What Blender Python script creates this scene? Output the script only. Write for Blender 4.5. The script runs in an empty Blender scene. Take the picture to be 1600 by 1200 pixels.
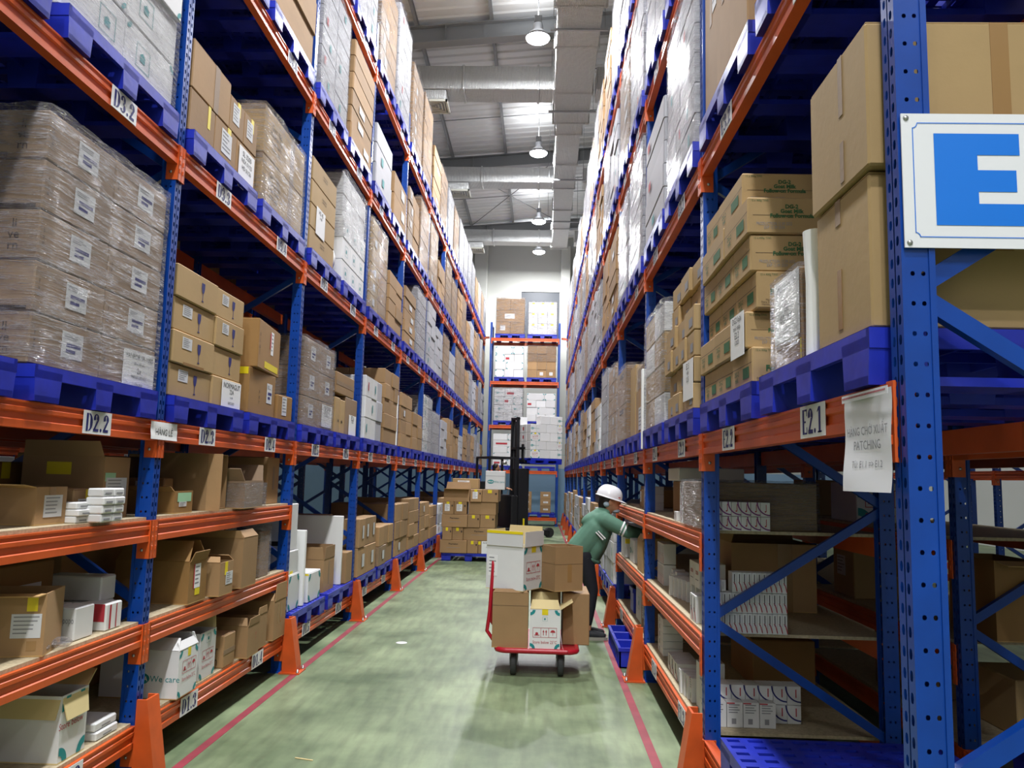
import bpy, math, random
from mathutils import Vector, Matrix, noise
PI = math.pi
C = bpy.context.scene.collection
SC = bpy.context.scene

# ------------------------------------------------------------------ camera
CAM_H = 1.614
F_PX, YAW, PITCH, ROLL = 1249.15, -0.0377, 0.1168, 0.0246
_fw = Vector((math.sin(YAW)*math.cos(PITCH), math.cos(YAW)*math.cos(PITCH), math.sin(PITCH)))
_r0 = Vector((math.cos(YAW), -math.sin(YAW), 0)); _u0 = _r0.cross(_fw)
_r = _r0*math.cos(ROLL) + _u0*math.sin(ROLL); _u = -_r0*math.sin(ROLL) + _u0*math.cos(ROLL)
cd = bpy.data.cameras.new('camera'); cam = bpy.data.objects.new('camera', cd); C.objects.link(cam)
m = Matrix((( _r.x, _u.x, -_fw.x, 0), (_r.y, _u.y, -_fw.y, 0), (_r.z, _u.z, -_fw.z, CAM_H), (0, 0, 0, 1)))
cam.matrix_world = m
cd.sensor_width = 36; cd.lens = F_PX/1600*36; cd.clip_start = .05; cd.clip_end = 200
SC.camera = cam

# ------------------------------------------------------------------ world, exposure, lamp settings
w = bpy.data.worlds.new('world'); SC.world = w; w.use_nodes = True
w.node_tree.nodes['Background'].inputs[0].default_value = (.75, .82, 1, 1)
w.node_tree.nodes['Background'].inputs[1].default_value = .03
SC.view_settings.view_transform = 'Standard'; SC.view_settings.look = 'None'
SC.view_settings.gamma = 1; SC.view_settings.use_curve_mapping = False
SC.view_settings.exposure = -0.32
LAMP_W = 600.0
LAMP_X, LAMP_Z = -.21, 9.9
LAMP_YS = [-7.2, -1.9, 3.5, 8.9, 14.3, 19.7, 25.2, 28.7]
SC.cycles.max_bounces = 6; SC.cycles.diffuse_bounces = 3; SC.cycles.glossy_bounces = 3
SC.cycles.transparent_max_bounces = 12; SC.cycles.sample_clamp_indirect = 4
SC.cycles.caustics_reflective = False; SC.cycles.caustics_refractive = False

# ------------------------------------------------------------------ materials
def lin(h):
    h = h.lstrip('#'); o = []
    for k in (0, 2, 4):
        c = int(h[k:k+2], 16)/255
        o.append(c/12.92 if c <= .04045 else ((c+.055)/1.055)**2.4)
    return (*o, 1)
def new_mat(name):
    mt = bpy.data.materials.new(name); mt.use_nodes = True
    nt = mt.node_tree; b = nt.nodes['Principled BSDF']
    return mt, nt, b
def mat(name, col, rough=.5, metal=0, var=0, noise_scale=0, noise_amt=.15, bump=0, bump_scale=60, spec=.5, island=False, stretch=None, emit=None, coat=0):
    mt, nt, b = new_mat(name)
    c = lin(col) if isinstance(col, str) else col
    b.inputs['Base Color'].default_value = c
    b.inputs['Roughness'].default_value = rough; b.inputs['Metallic'].default_value = metal
    b.inputs['Specular IOR Level'].default_value = spec
    if coat: b.inputs['Coat Weight'].default_value = coat; b.inputs['Coat Roughness'].default_value = .15
    N = nt.nodes.new; L = nt.links.new
    src = None
    tc = N('ShaderNodeTexCoord')
    vec = tc.outputs['Object']
    if stretch:
        mp = N('ShaderNodeMapping'); mp.inputs['Scale'].default_value = stretch; L(vec, mp.inputs['Vector']); vec = mp.outputs[0]
    if noise_scale:
        n = N('ShaderNodeTexNoise'); n.inputs['Scale'].default_value = noise_scale; n.inputs['Detail'].default_value = 5
        L(vec, n.inputs['Vector'])
        mr = N('ShaderNodeMapRange'); mr.inputs['From Min'].default_value = .3; mr.inputs['From Max'].default_value = .7
        mr.inputs['To Min'].default_value = 1-noise_amt; mr.inputs['To Max'].default_value = 1+noise_amt
        L(n.outputs['Fac'], mr.inputs['Value']); src = mr.outputs[0]
    if var:
        if island: oi = N('ShaderNodeNewGeometry'); ro = oi.outputs['Random Per Island']
        else: oi = N('ShaderNodeObjectInfo'); ro = oi.outputs['Random']
        mr2 = N('ShaderNodeMapRange'); mr2.inputs['To Min'].default_value = 1-var; mr2.inputs['To Max'].default_value = 1+var*.6
        L(ro, mr2.inputs['Value'])
        if src is None: src = mr2.outputs[0]
        else:
            mm = N('ShaderNodeMath'); mm.operation = 'MULTIPLY'; L(src, mm.inputs[0]); L(mr2.outputs[0], mm.inputs[1]); src = mm.outputs[0]
    if src is not None:
        vm = N('ShaderNodeVectorMath'); vm.operation = 'SCALE'; vm.inputs[0].default_value = c[:3]
        L(src, vm.inputs['Scale']); L(vm.outputs[0], b.inputs['Base Color'])
    if bump:
        n2 = N('ShaderNodeTexNoise'); n2.inputs['Scale'].default_value = bump_scale; n2.inputs['Detail'].default_value = 3
        L(vec, n2.inputs['Vector'])
        bp = N('ShaderNodeBump'); bp.inputs['Strength'].default_value = bump; bp.inputs['Distance'].default_value = .01
        L(n2.outputs['Fac'], bp.inputs['Height']); L(bp.outputs[0], b.inputs['Normal'])
    if emit:
        b.inputs['Emission Color'].default_value = c; b.inputs['Emission Strength'].default_value = emit
    return mt

M = {}
M['blue'] = mat('blue_post_paint', '#06409a', .32, noise_scale=6, noise_amt=.12)
M['bluedark'] = mat('post_hole_dark', '#04122e', .8)
M['orange'] = mat('orange_beam_paint', '#d35a24', .38, noise_scale=4, noise_amt=.12, bump=.05, bump_scale=25)
M['guard'] = mat('orange_guard_paint', '#cf5620', .42, noise_scale=5, noise_amt=.2)
M['pallet'] = mat('blue_plastic', '#1f2fb0', .38, var=.12, noise_scale=9, noise_amt=.2, bump=.05, bump_scale=30)
M['brown'] = mat('brown_cardboard', '#a38159', .72, var=.18, noise_scale=3, noise_amt=.08, bump=.06, bump_scale=40)
M['brown2'] = mat('dark_cardboard', '#96703e', .7, var=.08, noise_scale=3, noise_amt=.08, bump=.06, bump_scale=40)
M['tan'] = mat('tan_cardboard', '#b09264', .72, var=.1, noise_scale=3, noise_amt=.06, bump=.05, bump_scale=40)
M['kraft'] = mat('grey_kraft_cardboard', '#8f765c', .6, var=.1, noise_scale=3, noise_amt=.08, bump=.06, bump_scale=40)
M['white'] = mat('white_cardboard', '#dedede', .6, var=.1, noise_scale=3, noise_amt=.04)
M['whitegrey'] = mat('greyish_white_cardboard', '#adadb3', .6, var=.1, noise_scale=3, noise_amt=.04)  # darker copy of the white cardboard, offsets strong lamp light on upper cartons
M['red'] = mat('red_white_cardboard', '#c2303a', .6, var=.2)
M['stuffbrown'] = mat('brown_cardboard_far', '#a38159', .72, var=.2, island=True)
M['stuffwhite'] = mat('white_cardboard_far', '#b0b0b6', .6, var=.14, island=True)  # white darkened in colour too, so lamp light does not blow out the stacks
M['inside'] = mat('cardboard_inside', '#b9955f', .8, noise_scale=3, noise_amt=.06)
M['flapcream'] = mat('cream_cardboard_inside', '#d8c48f', .8, noise_scale=3, noise_amt=.05)
M['paper'] = mat('white_paper', '#ececec', .6)
M['greypaper'] = mat('grey_sticker', '#cfd0d2', .55)
M['ink'] = mat('black_ink', '#1c1c20', .7)
M['greyink'] = mat('grey_ink', '#8b8b90', .7)
M['navy'] = mat('navy_ink', '#1c1f6b', .6)
M['teal'] = mat('teal_ink', '#17898c', .6)
M['green'] = mat('green_ink', '#2f6238', .7)
M['redink'] = mat('red_ink', '#b3303c', .65)
M['purple'] = mat('purple_ink', '#7a2f78', .65)
M['darkprint'] = mat('dark_brown_print', '#3a2c22', .7)
M['yellow'] = mat('yellow_tape', '#e8d21c', .4)
M['greennote'] = mat('green_note', '#9fcfa8', .7)
M['orangenote'] = mat('orange_note', '#f0694a', .7)
M['tape'] = mat('brown_packing_tape', '#98754a', .25)
M['foam'] = mat('white_foam', '#f0f0ee', .8, bump=.05, bump_scale=80)
M['board'] = mat('particle_board', '#b3a486', .75, noise_scale=60, noise_amt=.2)
M['signwhite'] = mat('white_sign_board', '#e9e9ee', .35)
M['signblue'] = mat('blue_sign_print', '#0d76e0', .4)
M['steel'] = mat('zinc_steel', '#b5b5b2', .35, metal=.9)
M['darksteel'] = mat('dark_grey_steel', '#8f9295', .5)
M['grey_steel'] = mat('grey_painted_steel', '#8d9092', .5, noise_scale=2, noise_amt=.08)
M['black'] = mat('black_machine_paint', '#15161a', .45)
M['rubber'] = mat('grey_rubber', '#3b3c3e', .7)
M['tyre'] = mat('black_rubber', '#1d1d1f', .75)
M['redpaint'] = mat('red_trolley_paint', '#b3152b', .35)
M['redline'] = mat('red_floor_line', '#8a2c3a', .55, noise_scale=5, noise_amt=.25)
M['skin'] = mat('skin', '#c08a6a', .5)
M['jacket'] = mat('green_jacket', '#567f6b', .75, noise_scale=10, noise_amt=.06, bump=.25, bump_scale=14)
M['trouser'] = mat('black_trousers', '#12151f', .8, bump=.15, bump_scale=18)
M['shoe'] = mat('black_canvas_shoe', '#23252a', .7)
M['sole'] = mat('grey_sole', '#9a978c', .7)
M['helmet'] = mat('white_helmet', '#ececf0', .25)
M['hair'] = mat('dark_hair', '#17110f', .5)
M['mask'] = mat('grey_blue_mask', '#9fb0bb', .7)
M['bag'] = mat('black_plastic_bag', '#1b1a1c', .25, bump=.6, bump_scale=18)
M['lampshade'] = mat('lamp_aluminium', '#c9cbd0', .3, metal=.8)
M['lens'] = mat('lamp_lens', (.95, .97, 1, 1), .4, emit=60)
M['glassdark'] = mat('dark_window_glass', '#3b4048', .5)
M['plainwall'] = mat('white_wall_paint', '#c9cac6', .7)
M['frame'] = mat('pale_window_frame', '#cfcfc4', .5)

def wrap_mat():
    mt, nt, b = new_mat('stretch_film'); N = nt.nodes.new; L = nt.links.new
    out = nt.nodes['Material Output']; tc = N('ShaderNodeTexCoord')
    def stretched(rot, sc, scale, detail, rough):
        mp = N('ShaderNodeMapping'); mp.inputs['Rotation'].default_value = rot; mp.inputs['Scale'].default_value = sc; L(tc.outputs['Object'], mp.inputs['Vector'])
        n = N('ShaderNodeTexNoise'); n.inputs['Scale'].default_value = scale; n.inputs['Detail'].default_value = detail; n.inputs['Roughness'].default_value = rough
        L(mp.outputs[0], n.inputs['Vector']); return n.outputs['Fac']
    def math(op, x, y):
        m_ = N('ShaderNodeMath'); m_.operation = op
        for k, q in enumerate((x, y)):
            if isinstance(q, float): m_.inputs[k].default_value = q
            else: L(q, m_.inputs[k])
        return m_.outputs[0]
    def ridge(x, pw): return math('POWER', math('SUBTRACT', 1.0, math('MULTIPLY', math('ABSOLUTE', math('SUBTRACT', x, .5), 0.0), 2.6)), pw)
    n1 = stretched((.32, .3, 0), (.9, .9, 11), 3.2, 5, .6); n2 = stretched((-.55, -.5, .2), (.8, .8, 12), 3.4, 4, .6); n3 = stretched((0, 0, 0), (1, 1, 1), 9, 4, .6)
    r1 = ridge(n1, 14.0); r2 = ridge(n2, 22.0)
    ht = math('ADD', math('ADD', n1, math('MULTIPLY', r1, .5)), math('ADD', math('MULTIPLY', r2, .4), math('MULTIPLY', n3, .7)))
    bp = N('ShaderNodeBump'); bp.inputs['Strength'].default_value = 1.0; bp.inputs['Distance'].default_value = .10; L(ht, bp.inputs['Height'])
    b.inputs['Base Color'].default_value = (.72, .69, .73, 1); b.inputs['Roughness'].default_value = .19; b.inputs['Specular IOR Level'].default_value = 1.0
    L(bp.outputs[0], b.inputs['Normal'])
    tr = N('ShaderNodeBsdfTransparent'); tr.inputs[0].default_value = (.96, .96, .96, 1)
    fac = math('ADD', math('MULTIPLY', r1, .42), math('ADD', math('MULTIPLY', r2, .45), .06))
    mx = N('ShaderNodeMixShader'); L(fac, mx.inputs[0]); L(tr.outputs[0], mx.inputs[1]); L(b.outputs[0], mx.inputs[2])
    L(mx.outputs[0], out.inputs['Surface'])
    return mt
M['film'] = wrap_mat()

def floor_mat():
    mt, nt, b = new_mat('green_painted_concrete'); N = nt.nodes.new; L = nt.links.new
    tc = N('ShaderNodeTexCoord')
    n1 = N('ShaderNodeTexNoise'); n1.inputs['Scale'].default_value = 1.1; n1.inputs['Detail'].default_value = 7; n1.inputs['Roughness'].default_value = .62
    L(tc.outputs['Object'], n1.inputs['Vector'])
    cr = N('ShaderNodeValToRGB'); cr.color_ramp.elements[0].position = .36; cr.color_ramp.elements[0].color = lin('#586a4c')
    cr.color_ramp.elements[1].position = .66; cr.color_ramp.elements[1].color = lin('#8b9a74'); L(n1.outputs['Fac'], cr.inputs[0])
    mp = N('ShaderNodeMapping'); mp.inputs['Scale'].default_value = (9, 1.3, 1); mp.inputs['Rotation'].default_value = (0, 0, .5); L(tc.outputs['Object'], mp.inputs['Vector'])
    n2 = N('ShaderNodeTexNoise'); n2.inputs['Scale'].default_value = 1.6; n2.inputs['Detail'].default_value = 6; L(mp.outputs[0], n2.inputs['Vector'])
    cr2 = N('ShaderNodeValToRGB'); cr2.color_ramp.elements[0].position = .33; cr2.color_ramp.elements[0].color = (.5, .5, .5, 1)
    cr2.color_ramp.elements[1].position = .6; cr2.color_ramp.elements[1].color = (1, 1, 1, 1); L(n2.outputs['Fac'], cr2.inputs[0])
    mx = N('ShaderNodeMix'); mx.data_type = 'RGBA'; mx.blend_type = 'MULTIPLY'; mx.inputs[0].default_value = .55
    L(cr.outputs[0], mx.inputs[6]); L(cr2.outputs[0], mx.inputs[7]); L(mx.outputs[2], b.inputs['Base Color'])
    mr = N('ShaderNodeMapRange'); mr.inputs['To Min'].default_value = .3; mr.inputs['To Max'].default_value = .6
    L(n1.outputs['Fac'], mr.inputs['Value']); L(mr.outputs[0], b.inputs['Roughness'])
    bp = N('ShaderNodeBump'); bp.inputs['Strength'].default_value = .12; bp.inputs['Distance'].default_value = .01
    L(n2.outputs['Fac'], bp.inputs['Height']); L(bp.outputs[0], b.inputs['Normal'])
    return mt
M['floor'] = floor_mat()

def wall_mat():
    mt, nt, b = new_mat('white_and_blue_wall_paint'); N = nt.nodes.new; L = nt.links.new
    g = N('ShaderNodeTexCoord'); sx = N('ShaderNodeSeparateXYZ'); L(g.outputs['Object'], sx.inputs[0])
    gt = N('ShaderNodeMath'); gt.operation = 'GREATER_THAN'; gt.inputs[1].default_value = 2.0; L(sx.outputs['Z'], gt.inputs[0])
    mx = N('ShaderNodeMix'); mx.data_type = 'RGBA'; mx.inputs[6].default_value = lin('#7f9db8'); mx.inputs[7].default_value = lin('#bcbdb7')
    L(gt.outputs[0], mx.inputs[0]); L(mx.outputs[2], b.inputs['Base Color']); b.inputs['Roughness'].default_value = .7
    return mt
M['wall'] = wall_mat()

def roof_mat():
    mt, nt, b = new_mat('ribbed_roof_sheet'); N = nt.nodes.new; L = nt.links.new
    b.inputs['Base Color'].default_value = lin('#f0f2f3'); b.inputs['Roughness'].default_value = .6
    tc = N('ShaderNodeTexCoord'); n = N('ShaderNodeTexNoise'); n.inputs['Scale'].default_value = .7; n.inputs['Detail'].default_value = 4
    L(tc.outputs['Object'], n.inputs['Vector']); bp = N('ShaderNodeBump'); bp.inputs['Strength'].default_value = .3; bp.inputs['Distance'].default_value = .1
    L(n.outputs['Fac'], bp.inputs['Height']); L(bp.outputs[0], b.inputs['Normal'])
    return mt
M['roof'] = roof_mat()

def foil_mat():
    mt, nt, b = new_mat('aluminium_foil_insulation'); N = nt.nodes.new; L = nt.links.new
    b.inputs['Base Color'].default_value = lin('#dcdede'); b.inputs['Metallic'].default_value = .35; b.inputs['Roughness'].default_value = .3
    tc = N('ShaderNodeTexCoord'); n = N('ShaderNodeTexNoise'); n.inputs['Scale'].default_value = 9; n.inputs['Detail'].default_value = 5
    L(tc.outputs['Object'], n.inputs['Vector'])
    wv = N('ShaderNodeTexWave'); wv.inputs['Scale'].default_value = 14; wv.inputs['Distortion'].default_value = 2; L(tc.outputs['Object'], wv.inputs['Vector'])
    ad = N('ShaderNodeMath'); ad.operation = 'MULTIPLY_ADD'; ad.inputs[1].default_value = .25; L(wv.outputs['Fac'], ad.inputs[0]); L(n.outputs['Fac'], ad.inputs[2])
    bp = N('ShaderNodeBump'); bp.inputs['Strength'].default_value = 1.0; bp.inputs['Distance'].default_value = .05
    L(ad.outputs[0], bp.inputs['Height']); L(bp.outputs[0], b.inputs['Normal'])
    return mt
M['foil'] = foil_mat()

# ------------------------------------------------------------------ mesh helpers
_text_cache = {}
def text_raw(s, bold):
    cu = bpy.data.curves.new('t', 'FONT'); cu.body = s; cu.size = 1; cu.align_x = 'CENTER'; cu.align_y = 'CENTER'
    cu.resolution_u = 2; cu.offset = bold; cu.space_line = .85
    ob = bpy.data.objects.new('t', cu); C.objects.link(ob)
    dg = bpy.context.evaluated_depsgraph_get()
    me = bpy.data.meshes.new_from_object(ob.evaluated_get(dg))
    vs = [(v.co.x, v.co.y) for v in me.vertices]; fs = [tuple(p.vertices) for p in me.polygons]
    bpy.data.objects.remove(ob); bpy.data.curves.remove(cu); bpy.data.meshes.remove(me)
    return vs, fs
def text_geo(s, bold=0.0):
    key = (s, bold)
    if key in _text_cache: return _text_cache[key]
    vs, fs = text_raw(s.replace('Ờ', 'Ò'), bold)
    if 'Ờ' in s:         # the font lacks the horned O: draw its horn beside a plain one
        xs = lambda q: [v[0] for v in text_raw(q, bold)[0]]
        full = [v[0] for v in vs]; pre = xs(s[:s.index('Ờ')]+'O'); xr = min(full)+max(pre)-min(pre); yt = text_raw('O', bold)[0]; top = min(v[1] for v in vs)+max(v[1] for v in yt)-min(v[1] for v in yt)
        k = len(vs); vs = vs+[(xr-.10, top-.17), (xr-.03, top-.20), (xr+.06, top-.03), (xr+.03, top+.07), (xr-.03, top+.07), (xr-.01, top-.03)]; fs = fs+[(k, k+1, k+2, k+5), (k+2, k+3, k+4, k+5)]
    if vs:
        x0 = min(v[0] for v in vs); x1 = max(v[0] for v in vs); y0 = min(v[1] for v in vs); y1 = max(v[1] for v in vs)
        cx, cy, h = (x0+x1)/2, (y0+y1)/2, max(y1-y0, 1e-4)
        vs = [((x-cx)/h, (y-cy)/h) for x, y in vs]; wd = (x1-x0)/h
    else: wd = 1
    _text_cache[key] = (vs, fs, wd)
    return _text_cache[key]

def glyph(ch):
    # heavy stencil capitals and figures in a box 0.62 wide and 1 high: list of convex polygons
    P = []; w_ = .62
    def R(a, b, c, d): P.append([(a, b), (c, b), (c, d), (a, d)])
    def A(cx, cy, rx, ry, g0, g1, tk=.2, tn=.05, n=10):
        g0, g1 = math.radians(g0), math.radians(g1)
        def pt(g): t = tn+(tk*1.3-tn)*abs(math.cos(g)); return (cx+rx*math.cos(g), cy+ry*math.sin(g)), (cx+(rx-t)*math.cos(g), cy+(ry-min(t, .09))*math.sin(g))
        for i in range(n):
            (a, b), (c, d) = pt(g0+(g1-g0)*i/n), pt(g0+(g1-g0)*(i+1)/n); P.append([a, c, d, b])
    if ch == 'D': R(.0, 0, .05, 1); R(.05, 0, .2, 1); A(.24, .5, .4, .5, -90, 90, .2)
    elif ch == 'E': R(.05, 0, .24, 1); R(.27, 0, .6, .07); R(.27, .93, .6, 1); R(.27, .46, .45, .53); R(.53, 0, .6, .28); R(.53, .72, .6, 1)
    elif ch == 'B': R(.05, 0, .22, 1); A(.26, .74, .3, .26, -90, 90, .17); A(.26, .26, .34, .26, -90, 90, .17)
    elif ch == '1': R(.22, .0, .42, 1); R(.1, 0, .54, .06); P.append([(.06, .78), (.22, .86), (.22, 1), (.06, .84)])
    elif ch == '2': A(.3, .72, .28, .28, 200, -20, .19); P.append([(.36, .62), (.58, .66), (.26, .16), (.04, .08)]); R(.04, 0, .58, .16); P.append([(.04,.3),(.04,.0),(.1,.0),(.1,.3)]) if False else None
    elif ch == '3': A(.28, .75, .28, .25, 200, -90, .18); A(.28, .27, .31, .27, 90, -160, .2)
    elif ch == '4': R(.34, 0, .52, 1); R(.02, .24, .62, .32); P.append([(.02, .24), (.1, .24), (.4, 1), (.34, 1)])
    elif ch == '5': R(.08, .88, .54, 1); R(.08, .5, .14, .9); A(.28, .3, .31, .3, 115, -160, .2)
    elif ch in '69': 
        A(.31, .3, .29, .3, 0, 360, .18); A(.36, .5, .34, .5, 90, 200, .2); R(.36, .93, .52, 1)
        if ch == '9': P = [[(.62-x, 1-y) for x, y in q] for q in P]
    elif ch == '7': R(.04, .84, .6, 1); P.append([(.44, .84), (.6, .84), (.36, 0), (.16, 0)])
    elif ch == '8': A(.31, .75, .26, .25, 0, 360, .15); A(.31, .27, .3, .27, 0, 360, .18)
    elif ch == '0': A(.31, .5, .3, .5, 0, 360, .2)
    elif ch == '.': A(.12, .1, .1, .1, 0, 360, .1, .1); w_ = .26
    return P, w_
def sign_text(fr, mb, st, ca, cb, h, m, maxw, d):
    gs = [glyph(c) for c in st]; tot = sum(g[1] for g in gs)+.07*(len(gs)-1); sx = min(h, maxw/tot); x = ca-tot*sx/2
    for P, w_ in gs:
        for q in P: fr.poly(mb, [(x+a*sx, cb-h/2+b*h) for a, b in q], m, d)
        x += (w_+.07)*sx
class MB:
    def __init__(s): s.v = []; s.f = []; s.m = []; s.sm = []
    def add(s, vs, fs, m=0, smooth=False):
        o = len(s.v); s.v += [tuple(p) for p in vs]
        for f in fs: s.f.append(tuple(o+i for i in f)); s.m.append(m); s.sm.append(smooth)
    def box(s, x0, x1, y0, y1, z0, z1, m=0):
        s.add([(x0,y0,z0),(x1,y0,z0),(x1,y1,z0),(x0,y1,z0),(x0,y0,z1),(x1,y0,z1),(x1,y1,z1),(x0,y1,z1)],
              [(3,2,1,0),(4,5,6,7),(0,1,5,4),(1,2,6,5),(2,3,7,6),(3,0,4,7)], m)
    def cbox(s, x0, x1, y0, y1, z0, z1, c=.006, m=0):
        vs = []; idx = {}
        for sx in (0,1):
            for sy in (0,1):
                for sz in (0,1):
                    X = (x0,x1)[sx]; Y = (y0,y1)[sy]; Z = (z0,z1)[sz]
                    dx = c if sx == 0 else -c; dy = c if sy == 0 else -c; dz = c if sz == 0 else -c
                    idx[sx,sy,sz] = len(vs)
                    vs += [(X, Y+dy, Z+dz), (X+dx, Y, Z+dz), (X+dx, Y+dy, Z)]
        I = lambda a,b,d,k: idx[a,b,d]+k
        fs = []
        fs += [(I(0,0,0,0),I(0,0,1,0),I(0,1,1,0),I(0,1,0,0)), (I(1,0,0,0),I(1,1,0,0),I(1,1,1,0),I(1,0,1,0))]
        fs += [(I(0,0,0,1),I(1,0,0,1),I(1,0,1,1),I(0,0,1,1)), (I(0,1,0,1),I(0,1,1,1),I(1,1,1,1),I(1,1,0,1))]
        fs += [(I(0,0,0,2),I(0,1,0,2),I(1,1,0,2),I(1,0,0,2)), (I(0,0,1,2),I(1,0,1,2),I(1,1,1,2),I(0,1,1,2))]
        for a in (0,1):
            for b in (0,1):
                q = (I(a,b,0,0),I(a,b,1,0),I(a,b,1,1),I(a,b,0,1)); fs.append(q if (a != b) else q[::-1])
                q = (I(a,0,b,0),I(a,0,b,2),I(a,1,b,2),I(a,1,b,0)); fs.append(q if (a != b) else q[::-1])
                q = (I(0,a,b,1),I(1,a,b,1),I(1,a,b,2),I(0,a,b,2)); fs.append(q if (a != b) else q[::-1])
        for k, i in idx.items():
            t = (i, i+1, i+2); fs.append(t if sum(k) % 2 == 0 else t[::-1])
        s.add(vs, fs, m)
    def quad(s, a, b, c, d, m=0): s.add([a,b,c,d], [(0,1,2,3)], m)
    def prism(s, pts, depth_vec, m=0):
        n = len(pts); d = Vector(depth_vec)
        vs = [Vector(p) for p in pts] + [Vector(p)+d for p in pts]
        fs = [tuple(range(n))[::-1], tuple(range(n, 2*n))] + [(i, (i+1) % n, n+(i+1) % n, n+i) for i in range(n)]
        s.add(vs, fs, m)
    def bar(s, a, b, w, h, m=0, up=(0,0,1)):
        a = Vector(a); b = Vector(b); d = (b-a).normalized(); u = Vector(up)
        if abs(d.dot(u)) > .98: u = Vector((1,0,0))
        sd = d.cross(u).normalized(); u = sd.cross(d)
        p = [a+sd*(i*w/2)+u*(j*h/2) for i, j in ((-1,-1),(1,-1),(1,1),(-1,1))]
        s.prism(p, b-a, m)
    def tube(s, pts, r, n=10, m=0, caps=True, smooth=True):
        pts = [Vector(p) for p in pts]; N = len(pts)
        rs = r if isinstance(r, (list, tuple)) else [r]*N
        vs = []; prev = None
        for i, p in enumerate(pts):
            t = (pts[min(i+1, N-1)]-pts[max(i-1, 0)]).normalized()
            if prev is None:
                a = Vector((0,0,1)) if abs(t.z) < .9 else Vector((1,0,0)); a = (a-t*a.dot(t)).normalized()
            else: a = (prev-t*prev.dot(t)).normalized()
            prev = a; b = t.cross(a)
            for k in range(n): g = 2*PI*k/n; vs.append(p+a*(rs[i]*math.cos(g))+b*(rs[i]*math.sin(g)))
        fs = [(i*n+k, i*n+(k+1) % n, (i+1)*n+(k+1) % n, (i+1)*n+k) for i in range(N-1) for k in range(n)]
        s.add(vs, fs, m, smooth)
        if caps:
            s.add(vs[:n], [tuple(range(n))[::-1]], m); s.add(vs[-n:], [tuple(range(n))], m)
    def lathe(s, prof, n=20, m=0, center=(0,0,0), smooth=True):
        cx, cy, cz = center; vs = []
        for r, z in prof:
            for k in range(n): g = 2*PI*k/n; vs.append((cx+r*math.cos(g), cy+r*math.sin(g), cz+z))
        fs = [(i*n+k, i*n+(k+1) % n, (i+1)*n+(k+1) % n, (i+1)*n+k) for i in range(len(prof)-1) for k in range(n)]
        s.add(vs, fs, m, smooth)
    def ball(s, c, r, nu=14, nv=8, m=0, rot=None):
        c = Vector(c); rr = Vector(r) if not isinstance(r, (int, float)) else Vector((r,r,r)); vs = []
        for j in range(nv+1):
            t = PI*j/nv
            for k in range(nu):
                g = 2*PI*k/nu; p = Vector((rr.x*math.sin(t)*math.cos(g), rr.y*math.sin(t)*math.sin(g), -rr.z*math.cos(t)))
                if rot is not None: p = rot @ p
                vs.append(c+p)
        fs = [(j*nu+k, j*nu+(k+1) % nu, (j+1)*nu+(k+1) % nu, (j+1)*nu+k) for j in range(nv) for k in range(nu)]
        s.add(vs, fs, m, True)
    def text(s, st, o, u, v, h, m=0, bold=0.0, maxw=None, xs=1.0, off=.0):
        vs, fs, wd = text_geo(st, bold)
        u = Vector(u).normalized(); v = Vector(v).normalized(); o = Vector(o)+u.cross(v)*off
        sx = h*xs
        if maxw and wd*sx > maxw: sx = maxw/wd
        s.add([o+u*(x*sx)+v*(y*h) for x, y in vs], fs, m)
    def mesh(s, name, mats):
        me = bpy.data.meshes.new(name); me.from_pydata(s.v, [], s.f)
        for mt in (mats if isinstance(mats, (list, tuple)) else [mats]): me.materials.append(M[mt] if isinstance(mt, str) else mt)
        me.polygons.foreach_set('material_index', s.m); me.polygons.foreach_set('use_smooth', s.sm)
        me.update()
        return me
    def build(s, name, mats, parent=None, loc=None, rz=0):
        return link(name, s.mesh(name, mats), parent, loc, rz)

def link(name, me, parent=None, loc=None, rz=0, scale=None, rot=None):
    o = bpy.data.objects.new(name, me); C.objects.link(o)
    if parent is not None: o.parent = parent
    if loc is not None: o.location = loc
    if rz: o.rotation_euler = (0, 0, rz)
    if rot: o.rotation_euler = rot
    if scale is not None: o.scale = scale
    return o
_labels = {}
def tag(o, label=None, cat=None, group=None, kind=None):
    if label: o['label'] = label
    if cat: o['category'] = cat
    if group: o['group'] = group
    if kind: o['kind'] = kind
    return o
def empty(name, loc, rz=0):
    o = bpy.data.objects.new(name, None); C.objects.link(o); o.location = loc; o.rotation_euler = (0,0,rz); o.empty_display_size = .1
    return o
def struct(name, mb, mats, label=None):
    o = mb.build(name, mats); o['kind'] = 'structure'
    if label: o['label'] = label
    return o
ORD = 'first second third fourth fifth sixth seventh eighth ninth tenth eleventh twelfth thirteenth fourteenth fifteenth sixteenth seventeenth eighteenth nineteenth twentieth'.split()
ORD += ['twenty-first', 'twenty-second', 'twenty-third', 'twenty-fourth']

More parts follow.
